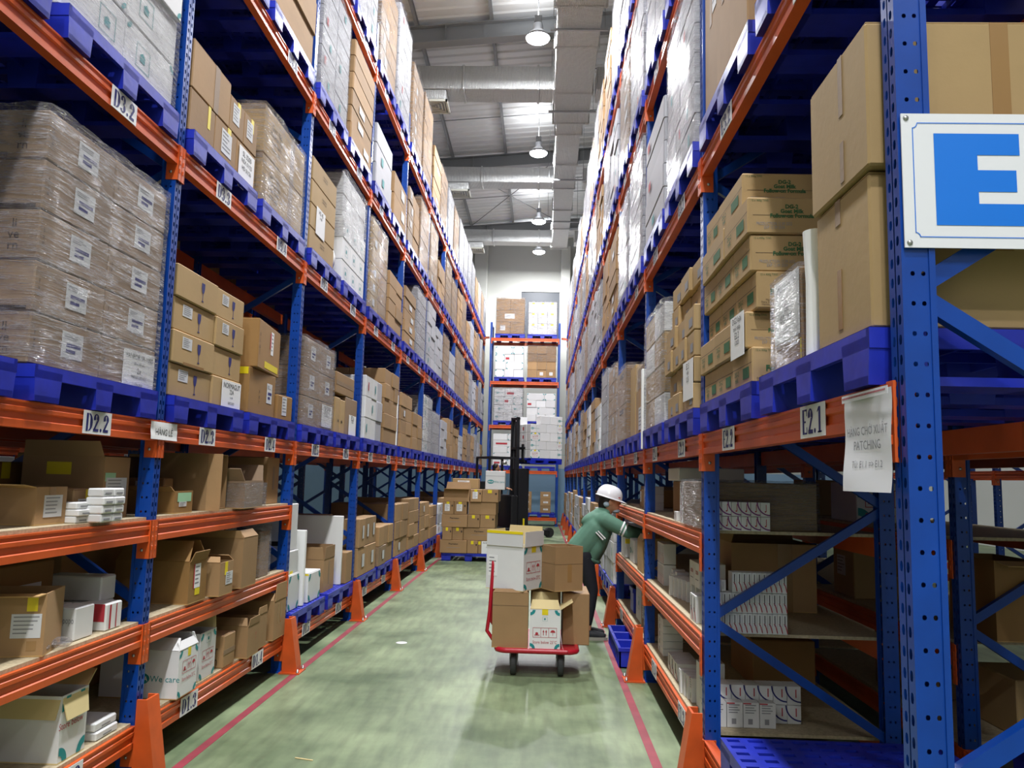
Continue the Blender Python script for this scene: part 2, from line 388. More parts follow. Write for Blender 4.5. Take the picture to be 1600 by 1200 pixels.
# decals drawn in a face frame: o = lower left corner, u right, v up, n outward
class Frame:
    def __init__(s, o, u, v): s.o = Vector(o); s.u = Vector(u).normalized(); s.v = Vector(v).normalized(); s.n = s.u.cross(s.v)
    def p(s, a, b, d=0): return s.o+s.u*a+s.v*b+s.n*d
    def rect(s, mb, a0, b0, a1, b1, m=0, d=.0015):
        mb.quad(s.p(a0,b0,d), s.p(a1,b0,d), s.p(a1,b1,d), s.p(a0,b1,d), m)
    def slab(s, mb, a0, b0, a1, b1, t=.0015, m=0, d=0.0005):
        mb.prism([s.p(a0,b0,d), s.p(a1,b0,d), s.p(a1,b1,d), s.p(a0,b1,d)], s.n*t, m)
    def poly(s, mb, pts, m=0, d=.0015): mb.add([s.p(a,b,d) for a, b in pts], [tuple(range(len(pts)))], m)
    def text(s, mb, st, a, b, h, m=0, bold=0., maxw=None, xs=1., d=.002): mb.text(st, s.p(a,b,d), s.u, s.v, h, m, bold, maxw, xs)
    def ring(s, mb, ca, cb, r0, r1, g0, g1, m=0, d=.0015, n=8):
        for i in range(n):
            p, q = g0+(g1-g0)*i/n, g0+(g1-g0)*(i+1)/n
            s.poly(mb, [(ca+r0*math.cos(p), cb+r0*math.sin(p)), (ca+r1*math.cos(p), cb+r1*math.sin(p)), (ca+r1*math.cos(q), cb+r1*math.sin(q)), (ca+r0*math.cos(q), cb+r0*math.sin(q))], m, d)

def box_frame(face, w, d, h):
    if face == '+x': return Frame((w/2,-d/2,0), (0,1,0), (0,0,1)), d, h
    if face == '-x': return Frame((-w/2,d/2,0), (0,-1,0), (0,0,1)), d, h
    if face == '-y': return Frame((-w/2,-d/2,0), (1,0,0), (0,0,1)), w, h
    if face == '+y': return Frame((w/2,d/2,0), (-1,0,0), (0,0,1)), w, h
    return Frame((-w/2,-d/2,h), (1,0,0), (0,1,0)), w, d

def paper_lines(fr, mb, a0, b0, a1, b1, m, rng, n=5, d=.0026):
    hh = (b1-b0)/(n+1)
    for i in range(n):
        y = b1-(i+.75)*hh; l = (a1-a0)*rng.uniform(.45, .85)
        fr.rect(mb, a0+(a1-a0)*.08, y-hh*.16, a0+(a1-a0)*.08+l, y+hh*.16, m, d)

def pictos(fr, mb, ca, cb, w, h, m=0):
    t = h*.04; a0, b0 = ca-w/2, cb-h/2
    for q in (b0, b0+h-t): fr.rect(mb, a0, q, a0+w, q+t, m)
    for k in range(4): fr.rect(mb, a0+k*(w-t)/3, b0, a0+k*(w-t)/3+t, b0+h, m)
    c = a0+w/6; fr.ring(mb, c, cb-h*.12, 0, h*.16, 0, 2*PI, m); fr.poly(mb, [(c-h*.25,cb-h*.3),(c+h*.28,cb-h*.3),(c+h*.28,cb-h*.22),(c-h*.25,cb-h*.22)], m)
    c = a0+w/2
    for s_ in (-1, 1):
        x = c+s_*h*.14; fr.rect(mb, x-h*.035, cb-h*.28, x+h*.035, cb+h*.08, m); fr.poly(mb, [(x-h*.1,cb+h*.05),(x+h*.1,cb+h*.05),(x,cb+h*.3)], m)
    c = a0+w*5/6; fr.ring(mb, c, cb+h*.02, 0, h*.26, 0, PI, m); fr.rect(mb, c-h*.02, cb-h*.28, c+h*.02, cb+h*.02, m)

def feature(par, w, d, h, ft, rng):
    k, face = ft[0], ft[1]; a = ft[2:]
    fr, fw, fh = box_frame(face, w, d, h); mb = MB()
    if k == 'label':      # a0 b0 a1 b1 [mat]
        fr.slab(mb, a[0]*fw, a[1]*fh, a[2]*fw, a[3]*fh, .0015, 0); paper_lines(fr, mb, a[0]*fw, a[1]*fh, a[2]*fw, a[3]*fh, 1, rng)
        mb.build('paper_label', [a[4] if len(a) > 4 else 'greypaper', 'greyink'], par)
    elif k == 'barlabel':
        A0, B0, A1, B1 = a[0]*fw, a[1]*fh, a[2]*fw, a[3]*fh
        fr.slab(mb, A0, B0, A1, B1, .0015, 0); W_, H_ = A1-A0, B1-B0
        for i in range(3): fr.rect(mb, A0+W_*.08, B1-H_*(.14+.07*i), A0+W_*rng.uniform(.4,.8), B1-H_*(.11+.07*i), 2, .0026)
        fr.rect(mb, A0+W_*.2, B0+H_*.42, A0+W_*.9, B0+H_*.56, 1, .0026); fr.rect(mb, A0+W_*.2, B0+H_*.2, A0+W_*.65, B0+H_*.34, 1, .0026)
        mb.build('barcode_label', ['greypaper', 'navy', 'greyink'], par)
    elif k == 'tape':
        fr.slab(mb, a[0]*fw, a[1]*fh, a[2]*fw, a[3]*fh, .001, 0); mb.build('tape_strip', [a[4] if len(a) > 4 else 'tape'], par)
    elif k == 'text':     # a b height string mat bold maxw xs
        fr.text(mb, a[3], a[0]*fw, a[1]*fh, a[2], 0, a[5] if len(a) > 5 else .01, a[6]*fw if len(a) > 6 else fw*.9, a[7] if len(a) > 7 else 1.)
        mb.build('printed_text', [a[4]], par)
    elif k == 'wine':
        c, b0, s_ = a[0]*fw, a[1]*fh, a[2]
        pts = [(c-s_*.2, b0+s_), (c-s_*.2, b0+s_*.72), (c-s_*.13, b0+s_*.52), (c-s_*.03, b0+s_*.44), (c+s_*.03, b0+s_*.44), (c+s_*.13, b0+s_*.52), (c+s_*.2, b0+s_*.72), (c+s_*.2, b0+s_)]
        fr.poly(mb, pts, 0); fr.rect(mb, c-s_*.03, b0+.04*s_, c+s_*.03, b0+s_*.45, 0); fr.rect(mb, c-s_*.13, b0, c+s_*.13, b0+.05*s_, 0)
        mb.build('fragile_symbol', [a[3] if len(a) > 3 else 'navy'], par)
    elif k == 'picto':
        pictos(fr, mb, a[0]*fw, a[1]*fh, a[2]*fw, a[2]*fw*.4, 0)
        fr.text(mb, 'Store below 25°C', a[0]*fw, a[1]*fh-a[2]*fw*.38, a[2]*fw*.13, 0, 0, a[2]*fw)
        mb.build('handling_symbols', ['redink'], par)
    elif k == 'corners':  # teal quarter rings in the corners
        R = a[0]*min(fw, fh)
        for ca, cb, g in ((fw*.02, fh*.02, 0), (fw*.98, fh*.02, PI/2), (fw*.98, fh*.98, PI), (fw*.02, fh*.98, 1.5*PI)):
            fr.ring(mb, ca, cb, R*.45, R, g, g+PI/2, 0, n=6)
        tag(mb.build('corner_print', ['teal'], par), kind='stuff')
    elif k == 'logo':     # teal oval MEGA + We care
        ca, cb, r = a[0]*fw, a[1]*fh, a[2]
        fr.poly(mb, [(ca+r*math.cos(2*PI*i/20), cb+r*.6*math.sin(2*PI*i/20)) for i in range(20)], 0)
        fr.text(mb, 'MEGA', ca, cb, r*.5, 1, .02, r*1.6, d=.003)
        fr.text(mb, 'We care', ca+r*2.6, cb, r*.62, 0, 0.0)
        mb.build('company_logo', ['teal', 'white'], par)
    elif k == 'dots':     # small teal print block
        ca, cb, r = a[0]*fw, a[1]*fh, a[2]
        fr.rect(mb, ca-r, cb-r*.9, ca+r, cb-r*.85, 0); fr.rect(mb, ca-r, cb+r*.85, ca+r, cb+r*.9, 0); fr.rect(mb, ca-r, cb-r*.9, ca-r*.93, cb+r*.9, 0); fr.rect(mb, ca+r*.93, cb-r*.9, ca+r, cb+r*.9, 0)
        fr.rect(mb, ca-r*.4, cb-r*.35, ca+r*.3, cb+r*.1, 0); fr.poly(mb, [(ca-r*.5,cb+r*.1),(ca+r*.4,cb+r*.1),(ca-r*.05,cb+r*.4)], 0)
        mb.build('handling_symbols', ['teal'], par)
    elif k == 'rect':
        fr.rect(mb, a[0]*fw, a[1]*fh, a[2]*fw, a[3]*fh, 0); mb.build('printed_block', [a[4]], par)
    elif k == 'note':     # paper sheet with heading text, hanging slightly proud
        A0, B0, A1, B1 = a[0]*fw, a[1]*fh, a[2]*fw, a[3]*fh; W_, H_ = A1-A0, B1-B0
        fr.slab(mb, A0, B0, A1, B1, .002, 0, .004)
        for i, (st, hh) in enumerate(a[4]):
            fr.text(mb, st, (A0+A1)/2, B1-H_*(.14+.17*i), hh, 1, .0, W_*.86, d=.0072)
        mb.build('paper_note', [a[5] if len(a) > 5 else 'paper', 'ink'], par)

def flap_mesh(mb, frm, fw, h, length, ang, t=.005, m=0):
    # plate hinged on the top edge of a face; ang 0 = straight up, 90 = flat outward, 180 = hanging down
    g = math.radians(ang); dirv = frm.v*math.cos(g)+frm.n*math.sin(g); nn = frm.n*math.cos(g)-frm.v*math.sin(g)
    a = frm.p(.004, h, -.002); b = frm.p(fw-.004, h, -.002); c = frm.p(fw-.02, h, -.002)+dirv*length; d_ = frm.p(.02, h, -.002)+dirv*length
    mb.prism([a, b, c, d_], nn*t, m)

N_OF = {}
def carton(kind, label, x0, x1, y0, y1, z0, z1, mt, rz=0, feats=(), top='closed', flaps=(), group=None, cat='carton', inner='inside', detail=True, cham=.006):
    w_, d_, h_ = x1-x0, y1-y0, z1-z0
    rng = random.Random(int(1e4*(x0+3*y0+7*z0)) & 0xffff)
    N_OF[kind] = N_OF.get(kind, 0)+1
    mb = MB()
    if top == 'open':
        t = .006
        mb.box(-w_/2, w_/2, -d_/2, d_/2, 0, t, 1)
        for (a, b, c, e) in ((-w_/2, -w_/2+t, -d_/2, d_/2), (w_/2-t, w_/2, -d_/2, d_/2), (-w_/2+t, w_/2-t, -d_/2, -d_/2+t), (-w_/2+t, w_/2-t, d_/2-t, d_/2)):
            mb.box(a, b, c, e, t, h_, 0)
        body_m = [mt, inner]
    else:
        mb.cbox(-w_/2, w_/2, -d_/2, d_/2, 0, h_, min(cham, .15*min(w_, d_, h_))); body_m = [mt]
    if feats or top == 'open' or (detail and top == 'closed'):
        o = empty(kind, ((x0+x1)/2, (y0+y1)/2, z0), rz); mb.build('body', body_m, o)
    else:
        o = mb.build(kind, body_m, None, ((x0+x1)/2, (y0+y1)/2, z0), rz)
    tag(o, label, cat, group)
    if top == 'open':
        for face, ln, ang in flaps:
            fr, fw, fh = box_frame(face, w_, d_, h_); q = MB(); flap_mesh(q, fr, fw, h_, ln, ang); q.build('flap', [inner if ang > 60 or inner != 'inside' else mt], o)
    elif detail and top == 'closed':
        g = .003
        for s_ in (-1, 1):
            q = MB()
            if w_ >= d_: q.box(-w_/2+.004, w_/2-.004, *sorted((s_*g, s_*(d_/2-.004))), h_, h_+.003)
            else: q.box(*sorted((s_*g, s_*(w_/2-.004))), -d_/2+.004, d_/2-.004, h_, h_+.003)
            q.build('top_flap', [mt], o)
    for ft in feats: feature(o, w_, d_, h_, ft, rng)
    return o

# ------------------------------------------------------------------ room
FL, FR = -2.073, .880           # aisle faces of the left and the right rack
BACK_Y = 31.0
def roof_z(x): return 10.95+.085*(x+1)
mb = MB(); mb.box(-13, 13, -10, BACK_Y+.3, -.1, 0); struct('floor', mb, ['floor'])
for x, nm in ((-1.945, 'trim_1'), (.70, 'trim_2')):
    mb = MB(); mb.box(x-.028, x+.028, -9, 29.5, 0, .0015); struct(nm, mb, ['redline'], 'red painted line on the floor along the rack')
mb = MB(); mb.box(-13, 13, BACK_Y, BACK_Y+.3, 0, 12.5); struct('wall_back', mb, ['wall'])
mb = MB(); mb.box(-13.3, -13, -10, BACK_Y, 0, 12.5); struct('wall_left', mb, ['plainwall'])
mb = MB(); mb.box(13, 13.3, -10, BACK_Y, 0, 12.5); struct('wall_right', mb, ['plainwall'])
mb = MB(); mb.box(-13, 13, -10.3, -10, 0, 12.5); struct('wall_front', mb, ['plainwall'])
# ribbed roof sheets: trapezoid ribs running across the aisle, laid up the slope
mb = MB(); y = -10; pts = []
while y < BACK_Y+.3: pts += [(y, 0), (y+.18, 0), (y+.21, .035), (y+.27, .035), (y+.30, 0)]; y += .30
top = [(-13, a, roof_z(-13)+b) for a, b in pts]; n = len(pts)
mb.add(top+[(13, a, roof_z(13)+b) for a, b in pts], [(i, i+1, n+i+1, n+i) for i in range(n-1)])
struct('ceiling', mb, ['roof'])
def slope_box(mb, x0, x1, y0, y1, d0, d1, m=0):
    z = lambda x, d: roof_z(x)+d
    mb.add([(x0,y0,z(x0,d0)),(x1,y0,z(x1,d0)),(x1,y1,z(x1,d0)),(x0,y1,z(x0,d0)),(x0,y0,z(x0,d1)),(x1,y0,z(x1,d1)),(x1,y1,z(x1,d1)),(x0,y1,z(x0,d1))],
           [(3,2,1,0),(4,5,6,7),(0,1,5,4),(1,2,6,5),(2,3,7,6),(3,0,4,7)], m)
for k, y in enumerate((2.4, 8.8, 15.3, 22.0, 28.2)):
    mb = MB(); slope_box(mb, -13, 13, y-.12, y+.12, -.5, -.48); slope_box(mb, -13, 13, y-.012, y+.012, -.48, -.15); slope_box(mb, -13, 13, y-.12, y+.12, -.15, -.13)
    for x in (-11, -8, -5, -2.1, .9, 4, 7, 10): slope_box(mb, x-.006, x+.006, y-.11, y+.11, -.48, -.15)
    o = struct('rafter', mb, ['darksteel'], 'grey steel roof rafter spanning the aisle')
for k in range(-5, 8):
    x = -1.17+1.52*k; mb = MB()
    if not -12.8 < x < 12.8: continue
    slope_box(mb, x-.03, x+.03, -9.9, BACK_Y, -.13, -.11); slope_box(mb, x-.03, x-.024, -9.9, BACK_Y, -.11, 0); slope_box(mb, x-.03, x+.03, -9.9, BACK_Y, -.012, -.004)
    struct('purlin', mb, ['darksteel'], 'grey steel purlin under the roof sheets')
# thin sag rods and the cross bracing of the last roof bay
for k, (a, b) in enumerate((((-2.7, 22.2), (.4, 28)), ((-2.7, 28), (.4, 22.2)))):
    mb = MB(); mb.tube([(a[0], a[1], roof_z(a[0])-.2), (b[0], b[1], roof_z(b[0])-.2)], .014, 6); struct('brace_rod', mb, ['darksteel'], 'thin crossed steel rod under the roof')
for y in (17.5, 19.6, 24.2, 25.4):
    mb = MB(); mb.tube([(-12.9, y, roof_z(-12.9)-.1), (12.9, y, roof_z(12.9)-.1)], .014, 6); struct('sag_rod', mb, ['darksteel'], 'thin steel rod across the purlins')
# building pillars at the end of the aisle
for x0, x1 in ((-2.75, -2.23), (.66, 1.03)):
    mb = MB(); mb.cbox(x0, x1, BACK_Y-.45, BACK_Y, 0, 10.7, .02); struct('pillar', mb, ['wall'], 'pale building pillar by the back wall')
# dark window in the back wall
WX0, WX1, WZ0, WZ1 = -.89, .63, 7.0, 8.93
mb = MB()
mb.box(WX0-.10, WX0, BACK_Y-.06, BACK_Y, WZ0, WZ1+.10); mb.box(WX1, WX1+.10, BACK_Y-.06, BACK_Y, WZ0, WZ1+.10); mb.box(WX0, WX1, BACK_Y-.06, BACK_Y, WZ1, WZ1+.10)
mb.box(WX0-.02, WX1+.02, BACK_Y-.08, BACK_Y, WZ0-.08, WZ0)
win = struct('window_1', mb, ['frame'], 'dark window high in the back wall')
for a, b in ((WX0, WX1),):
    mb = MB(); mb.box(a, b, BACK_Y-.02, BACK_Y-.005, WZ0, WZ1); mb.build('pane', ['glassdark'], win)

# ------------------------------------------------------------------ high-bay lamps
def lamp_meshes():
    s = MB(); s.lathe([(.05,.30),(.09,.29),(.10,.16),(.17,.10),(.235,.0),(.228,.0),(.165,.095),(.09,.15)], 28)
    l = MB(); l.lathe([(.222,.012),(.21,-.02),(.15,-.055),(.07,-.075),(.001,-.08)], 28)
    h = MB(); h.cbox(-.07, .07, -.07, .07, .30, .44, .01); h.tube([(0,0,.44),(0,0,.46)], .008, 6)
    return s.mesh('shade', ['lampshade']), l.mesh('lens', ['lens']), h.mesh('driver_box', ['darksteel'])
_ls, _ll, _lh = lamp_meshes()
lu = bpy.data.lights.new('high_bay_uplight', 'AREA'); lu.shape = 'DISK'; lu.size = .3; lu.energy = LAMP_W*.03; lu.color = (.97, .98, 1)
ldn = bpy.data.lights.new('high_bay_light_dim', 'AREA'); ldn.shape = 'DISK'; ldn.size = .42; ldn.energy = LAMP_W*.2; ldn.color = (.97, .98, 1)
ld = bpy.data.lights.new('high_bay_light', 'AREA'); ld.shape = 'DISK'; ld.size = .42; ld.energy = LAMP_W; ld.color = (.97, .98, 1)
def lamp(x, y, label, group=None, dim=False):
    o = empty('high_bay_lamp', (x, y, LAMP_Z)); tag(o, label, 'lamp', group)
    link('shade', _ls, o); link('lens', _ll, o); link('driver_box', _lh, o)
    q = MB(); q.tube([(0, 0, .45), (0, 0, roof_z(x)-LAMP_Z-.004)], .007, 6); q.build('hanging_wire', ['darksteel'], o)
    l = bpy.data.objects.new('high_bay_light', ldn if dim else ld); C.objects.link(l); l.parent = o; l.location = (0, 0, -.1)
    if not dim:
        l = bpy.data.objects.new('high_bay_uplight', lu); C.objects.link(l); l.parent = o; l.location = (0, 0, .47); l.rotation_euler = (PI, 0, 0)
vis = [v for v in LAMP_YS if v > 10]
for y in LAMP_YS:
    lamp(LAMP_X, y, f'bright hanging high-bay lamp, {ORD[vis.index(y)]} along the aisle from the camera' if y in vis else f'high-bay lamp over the aisle, {ORD[LAMP_YS.index(y)]} of the row and out of the frame', 'high-bay lamps over the aisle')
for x, nm in ((-6.2, 'left'), (5.3, 'right')):
    for k, y in enumerate((10.0, 20.0)): lamp(x, y, f'high-bay lamp over the neighbouring {nm} aisle, {ORD[k]} of two', 'lamps over the neighbouring aisles', True)

for x in (-4.2, -1.0, 2.6, 6.0):  # unseen lamps added as frontal fill for faces towards the camera
    lamp(x, -5.5, f'high-bay lamp over the open floor behind the camera, at x {x}' if False else f'high-bay lamp over the open floor behind the camera, {ORD[int((x+4.2)/3.1)]} from the left', 'added fill lamps over the open floor behind the camera', True)
# ------------------------------------------------------------------ foil-wrapped air ducts
def duct_box(o, x0, x1, y0, y1, z0, z1, axis, name='duct_section'):
    q = MB(); q.cbox(x0, x1, y0, y1, z0, z1, .015); q.build(name, ['foil'], o)
DZ = 9.6
o = empty('air_duct', (.53, 12, DZ)); tag(o, 'long foil-wrapped air duct running along the roof above the right rack', 'duct')
o.location = (0, 0, 0)
sec = [(8.0, 10.9, .10, .97, .46), (10.9, 12.8, .10, .97, .46), (12.8, 14.1, .13, .92, .44), (14.1, 15.9, .13, .92, .44), (15.9, 17.3, .14, .92, .42), (17.3, 17.9, .2, .80, .40), (17.9, 19.7, .2, .78, .36), (19.7, 21.4, .2, .78, .36), (21.4, 23.2, .22, .78, .34), (23.2, 25, .22, .78, .34), (25, 27.2, .24, .78, .32)]
for i, (a, b, x0, x1, hh) in enumerate(sec):
    duct_box(o, x0, x1, a, b-.02, DZ, DZ+hh, 'y')
    duct_box(o, x0-.03, x1+.03, b-.05, b, DZ-.03, DZ+hh+.03, 'y', 'joint_flange')
for yh in (13.4, 16.6, 20.6, 24.1):
    for xx in (.08, .99):
        q = MB(); q.tube([(xx, yh, DZ-.05), (xx, yh, roof_z(xx)-.1)], .006, 5); q.build('hanger_rod', ['darksteel'], o)
    q = MB(); q.box(.02, 1.05, yh-.02, yh+.02, DZ-.07, DZ-.032); q.build('hanger_bar', ['darksteel'], o)
for k, (yb, w_, hh) in enumerate(((16.0, .62, .5), (21.2, .55, .42), (26.7, .5, .42))):
    o = empty('branch_duct', (0, 0, 0)); tag(o, f'foil-wrapped cross duct with square grille, {ORD[k]} from the camera', 'duct', None)
    z0 = DZ+.0; xs = [-4.4, -2.95, -1.75, -.2, (.13, .19, .23)[k]]
    for a, b in zip(xs[:-1], xs[1:]):
        duct_box(o, a+.01, b-.01, yb-w_/2, yb+w_/2, z0, z0+hh, 'x'); duct_box(o, b-.03, b+.02, yb-w_/2-.025, yb+w_/2+.025, z0-.025, z0+hh+.025, 'x', 'joint_flange')
    duct_box(o, 1.0, 2.6, yb-w_/2, yb+w_/2, z0, z0+hh, 'x')
    duct_box(o, -2.72, -2.12, yb-w_/2+.03, yb+w_/2-.03, z0-.22, z0-.005, 'x', 'duct_drop')
    d = empty('grille', (-2.42, yb, z0-.24)); d.parent = o
    q = MB(); A, B_ = .34, .30
    for (a, b, c, e) in ((-A, A, -B_, -B_+.04), (-A, A, B_-.04, B_), (-A, -A+.04, -B_, B_), (A-.04, A, -B_, B_)): q.box(a, b, c, e, -.03, .015)
    q.build('grille_frame', ['frame'], d)
    for i in range(1, 5):
        f = 1-i*.2; q = MB()
        for (a, b, c, e) in ((-A*f, A*f, -B_*f, -B_*f+.02), (-A*f, A*f, B_*f-.02, B_*f), (-A*f, -A*f+.02, -B_*f, B_*f), (A*f-.02, A*f, -B_*f, B_*f)): q.box(a, b, c, e, -.02+.01*i*.5, .015)
        q.build('grille_slat', ['frame'], d)
    q = MB(); q.box(-A, A, -B_, B_, .016, .02); q.build('grille_back', ['darksteel'], d)

# ------------------------------------------------------------------ pallet racks
LV = [.29, 1.875, 3.427, 4.959, 6.493]
SH_A, SH_B = 1.341, .80
YL, YR, BAY, PW, PD, RD = 4.245-2.4, 1.955, 2.4, .073, .068, 1.0
POST_H = 7.05
def holed_plate(mb, o, u, v, w_, h_, cols, pitch, hw, hh, m=0):
    # plate in the u,v plane with columns of through holes; cols = centre offsets along u
    o = Vector(o); u = Vector(u); v = Vector(v)
    edges = [0]+[(cols[i]+cols[i+1])/2 for i in range(len(cols)-1)]+[w_]
    nr = int(h_/pitch)
    for ci, c in enumerate(cols):
        a0, a1 = edges[ci], edges[ci+1]
        for r in range(nr):
            b0 = r*pitch; b1 = b0+pitch if r < nr-1 else h_; bc = b0+pitch/2
            out = [(a0,b0),(c,b0),(a1,b0),(a1,bc),(a1,b1),(c,b1),(a0,b1),(a0,bc)]
            inn = [(c-hw*.7,bc-hh*.8),(c,bc-hh),(c+hw*.7,bc-hh*.8),(c+hw,bc),(c+hw*.7,bc+hh*.8),(c,bc+hh),(c-hw*.7,bc+hh*.8),(c-hw,bc)]
            mb.add([o+u*a+v*b for a, b in out+inn], [(i, (i+1) % 8, 8+(i+1) % 8, 8+i) for i in range(8)], m)
def post_mesh():
    mb = MB()
    # local: aisle face in the plane x = 0 looking to -x, web sides in y, open back at x = PD
    holed_plate(mb, (0, PW*.46, 0), (0,-1,0), (0,0,1), PW*.46, POST_H, [PW*.2], .05, .008, .013)
    holed_plate(mb, (0, PW, 0), (0,-1,0), (0,0,1), PW*.46, POST_H, [PW*.26], .05, .008, .013)
    mb.box(.004, .012, PW*.45, PW*.55, 0, POST_H)                       # recessed groove between the two slot columns
    holed_plate(mb, (0, 0, 0), (1,0,0), (0,0,1), PD, POST_H, [PD*.38, PD*.76], .075, .0055, .006)
    holed_plate(mb, (PD, PW, 0), (-1,0,0), (0,0,1), PD, POST_H, [PD*.24, PD*.62], .075, .0055, .006)
    mb.box(PD-.003, PD, 0, .022, 0, POST_H); mb.box(PD-.003, PD, PW-.022, PW, 0, POST_H)
    mb.box(PD-.003, PD+.012, -.004, .002, 0, POST_H); mb.box(PD-.003, PD+.012, PW-.002, PW+.004, 0, POST_H)
    mb.box(.002, .004, .002, .003, 0, POST_H)
    mb.box(-.03, PD+.03, -.03, PW+.03, 0, .008, 0)
    return mb.mesh('post', ['blue'])
_post = post_mesh()
BH = .11
def beam_mesh(length):
    prof = [(0,0),(0,.03),(.010,.036),(.010,.060),(0,.066),(0,.082),(.006,.086),(.006,BH-.012),(0,BH-.008),(0,BH),(.05,BH),(.05,0)]
    mb = MB(); mb.prism([(x, 0, z-BH) for x, z in prof][::-1], (0, length, 0)); return mb.mesh('beam', ['orange'])
def connector_mesh(plain):
    mb = MB()     # L plate: one leg on the aisle face, one on the side of the post; origin at the beam end, beam runs to +y
    mb.box(-.007, 0, -PW*.46, .004, -.20, .002)
    mb.box(-.007, PD*.92, -.002, .005, -.20, .002) if plain else None
    for z in (-.045, -.095, -.145):
        mb.cbox(-.010, -.006, -PW*.3, -PW*.16, z-.012, z+.012, .001)
    mb.lathe([(.009, 0), (.009, .005), (.0001, .007)], 8, 0, (0, 0, 0)) if False else None
    return mb.mesh('beam_connector', ['orange'])
BL = BAY-PW
_beam = beam_mesh(BL); _conn = connector_mesh(True)
def rivet_mesh():
    mb = MB(); mb.ball((0,0,0), (.009,.006,.009), 8, 5); return mb.mesh('rivet', ['steel'])
_rivet = rivet_mesh()
def brace_mesh(dz):
    mb = MB(); mb.bar((PD*.5, PW/2, 0), (RD-PD*.5, PW/2, dz), .03, .045, up=(0,0,1)); return mb.mesh('brace', ['blue'])
_brU, _brD, _brH = brace_mesh(.6), brace_mesh(-.6), brace_mesh(0)

def slot_y(y0, n):               # near edge of pallet slot n (1, 2, ...) of a rack whose first post stands at y0
    return y0+((n-1)//2)*BAY+.12+((n-1) % 2)*1.16
PAL_W, PAL_D, PAL_H = 1.05, 1.0, .15

def rack(label, xf, sg, y0, nb, levels, letter=None, shelf_bays=(), low=True, first=0, sign_far=17, post_from=0, label_cat='rack'):
    """xf: x of the aisle face; sg=+1: the rack goes back to +x, -1: to -x"""
    R_ = empty('pallet_rack', (xf, y0, 0), 0 if sg > 0 else PI); tag(R_, label, label_cat, None)
    def P(x, y): return (x, y) if sg > 0 else (x, -y)      # rack local: x = depth, y along the aisle (mirrored for sg<0 by the half turn)
    for i in range(post_from, nb+1):
        yl = i*BAY
        for back in (0, 1):
            px = 0 if not back else RD
            # a post is symmetric enough: its near corner sits at y = yl
            if sg > 0: loc = (px, yl, 0) if not back else (px, yl+PW, 0); rz = 0 if not back else PI
            else: loc = (px, -(yl+PW), 0) if not back else (px, -yl, 0); rz = 0 if not back else PI
            link('post', _post, R_, loc, rz)
        yy = yl if sg > 0 else -(yl+PW)
        z = .3; up = False
        link('brace', _brH, R_, (0, yy, .12))
        while z < 6.3:
            # nodes: back at .3, front at .9, back at 1.5 ...
            b = link('brace', _brD if not up else _brU, R_, (0, yy, z+.6 if not up else z)); z += .6; up = not up
        link('brace', _brH, R_, (0, yy, z+.12))
    for i in range(post_from, nb):
        lv = [(k+1, z) for k, z in enumerate(LV) if (k in levels)]
        if i in shelf_bays: lv += [('A', SH_A), ('B', SH_B)]
        for k, z in lv:
            if k == 1 and i == 0 and not low: pass
            ya = i*BAY+PW
            for back in (0, 1):
                if sg > 0: loc = (-.006, ya, z) if not back else (RD+.006, ya+BL, z)
                else: loc = (-.006, -(ya+BL), z) if not back else (RD+.006, -ya, z)
                b = link('beam', _beam, R_, loc, 0 if not back else PI)
                if back: continue
                c1 = link('beam_connector', _conn, b, (0, 0, 0)); c2 = link('beam_connector', _conn, b, (0, BL, 0), scale=(1, -1, 1))
                near = (0 if sg > 0 else BL)
                link('rivet', _rivet, b, (.035, BL-.006 if sg > 0 else .006, -.155))
                if letter and isinstance(k, int):
                    for s_ in (1, 2):
                        n_ = 2*i+s_
                        if y0+i*BAY > sign_far+6: continue
                        yc = slot_y(y0, n_)+PAL_W/2-(y0+ya)          # from the bay's near end
                        fr = Frame((-.001, yc, -.055), (0, -1, 0), (0, 0, 1)) if sg > 0 else Frame((-.001, BL-yc, -.055), (0, -1, 0), (0, 0, 1))
                        q = MB(); sw, sh = (.235, .106) if letter in 'DE' else (.2, .1)
                        fr.slab(q, -sw/2, -sh/2, sw/2, sh/2, .002, 0)
                        if y0+i*BAY < sign_far: sign_text(fr, q, f'{letter}{k}.{n_}', 0, 0, .082, 1, sw*.9, .0035)
                        else: sign_text(fr, q, f'{letter}{k}', 0, 0, .07, 1, sw*.8, .0035)
                        q.build('location_sign', ['paper', 'navy'], b)
    return R_
rackL = rack('long blue and orange pallet rack along the left side of the aisle', FL, -1, YL, 11, (0,1,2,3,4), 'D', (0, 1))
rackR = rack('long blue and orange pallet rack along the right side of the aisle', FR, 1, YR, 11, (0,1,2,3,4), 'E', (1, 2))
GAPB = .32
rackC = rack('dim blue pallet rack standing back to back behind the left rack', FL-2*RD-GAPB, 1, YL, 8, (0,1,2,3,4))
rackF = rack('dim blue pallet rack standing back to back behind the right rack', FR+RD+GAPB, 1, YR, 8, (0,1,2,3,4), None, (1, 2))
rackB = rack('blue and orange rack across the neighbouring left aisle', -7.6, -1, YL, 6, (0,1,2,3), 'B', (), True, 0, 30)
rackG = rack('blue and orange rack across the neighbouring right aisle', 6.4, 1, YR, 6, (0,1,2,3))

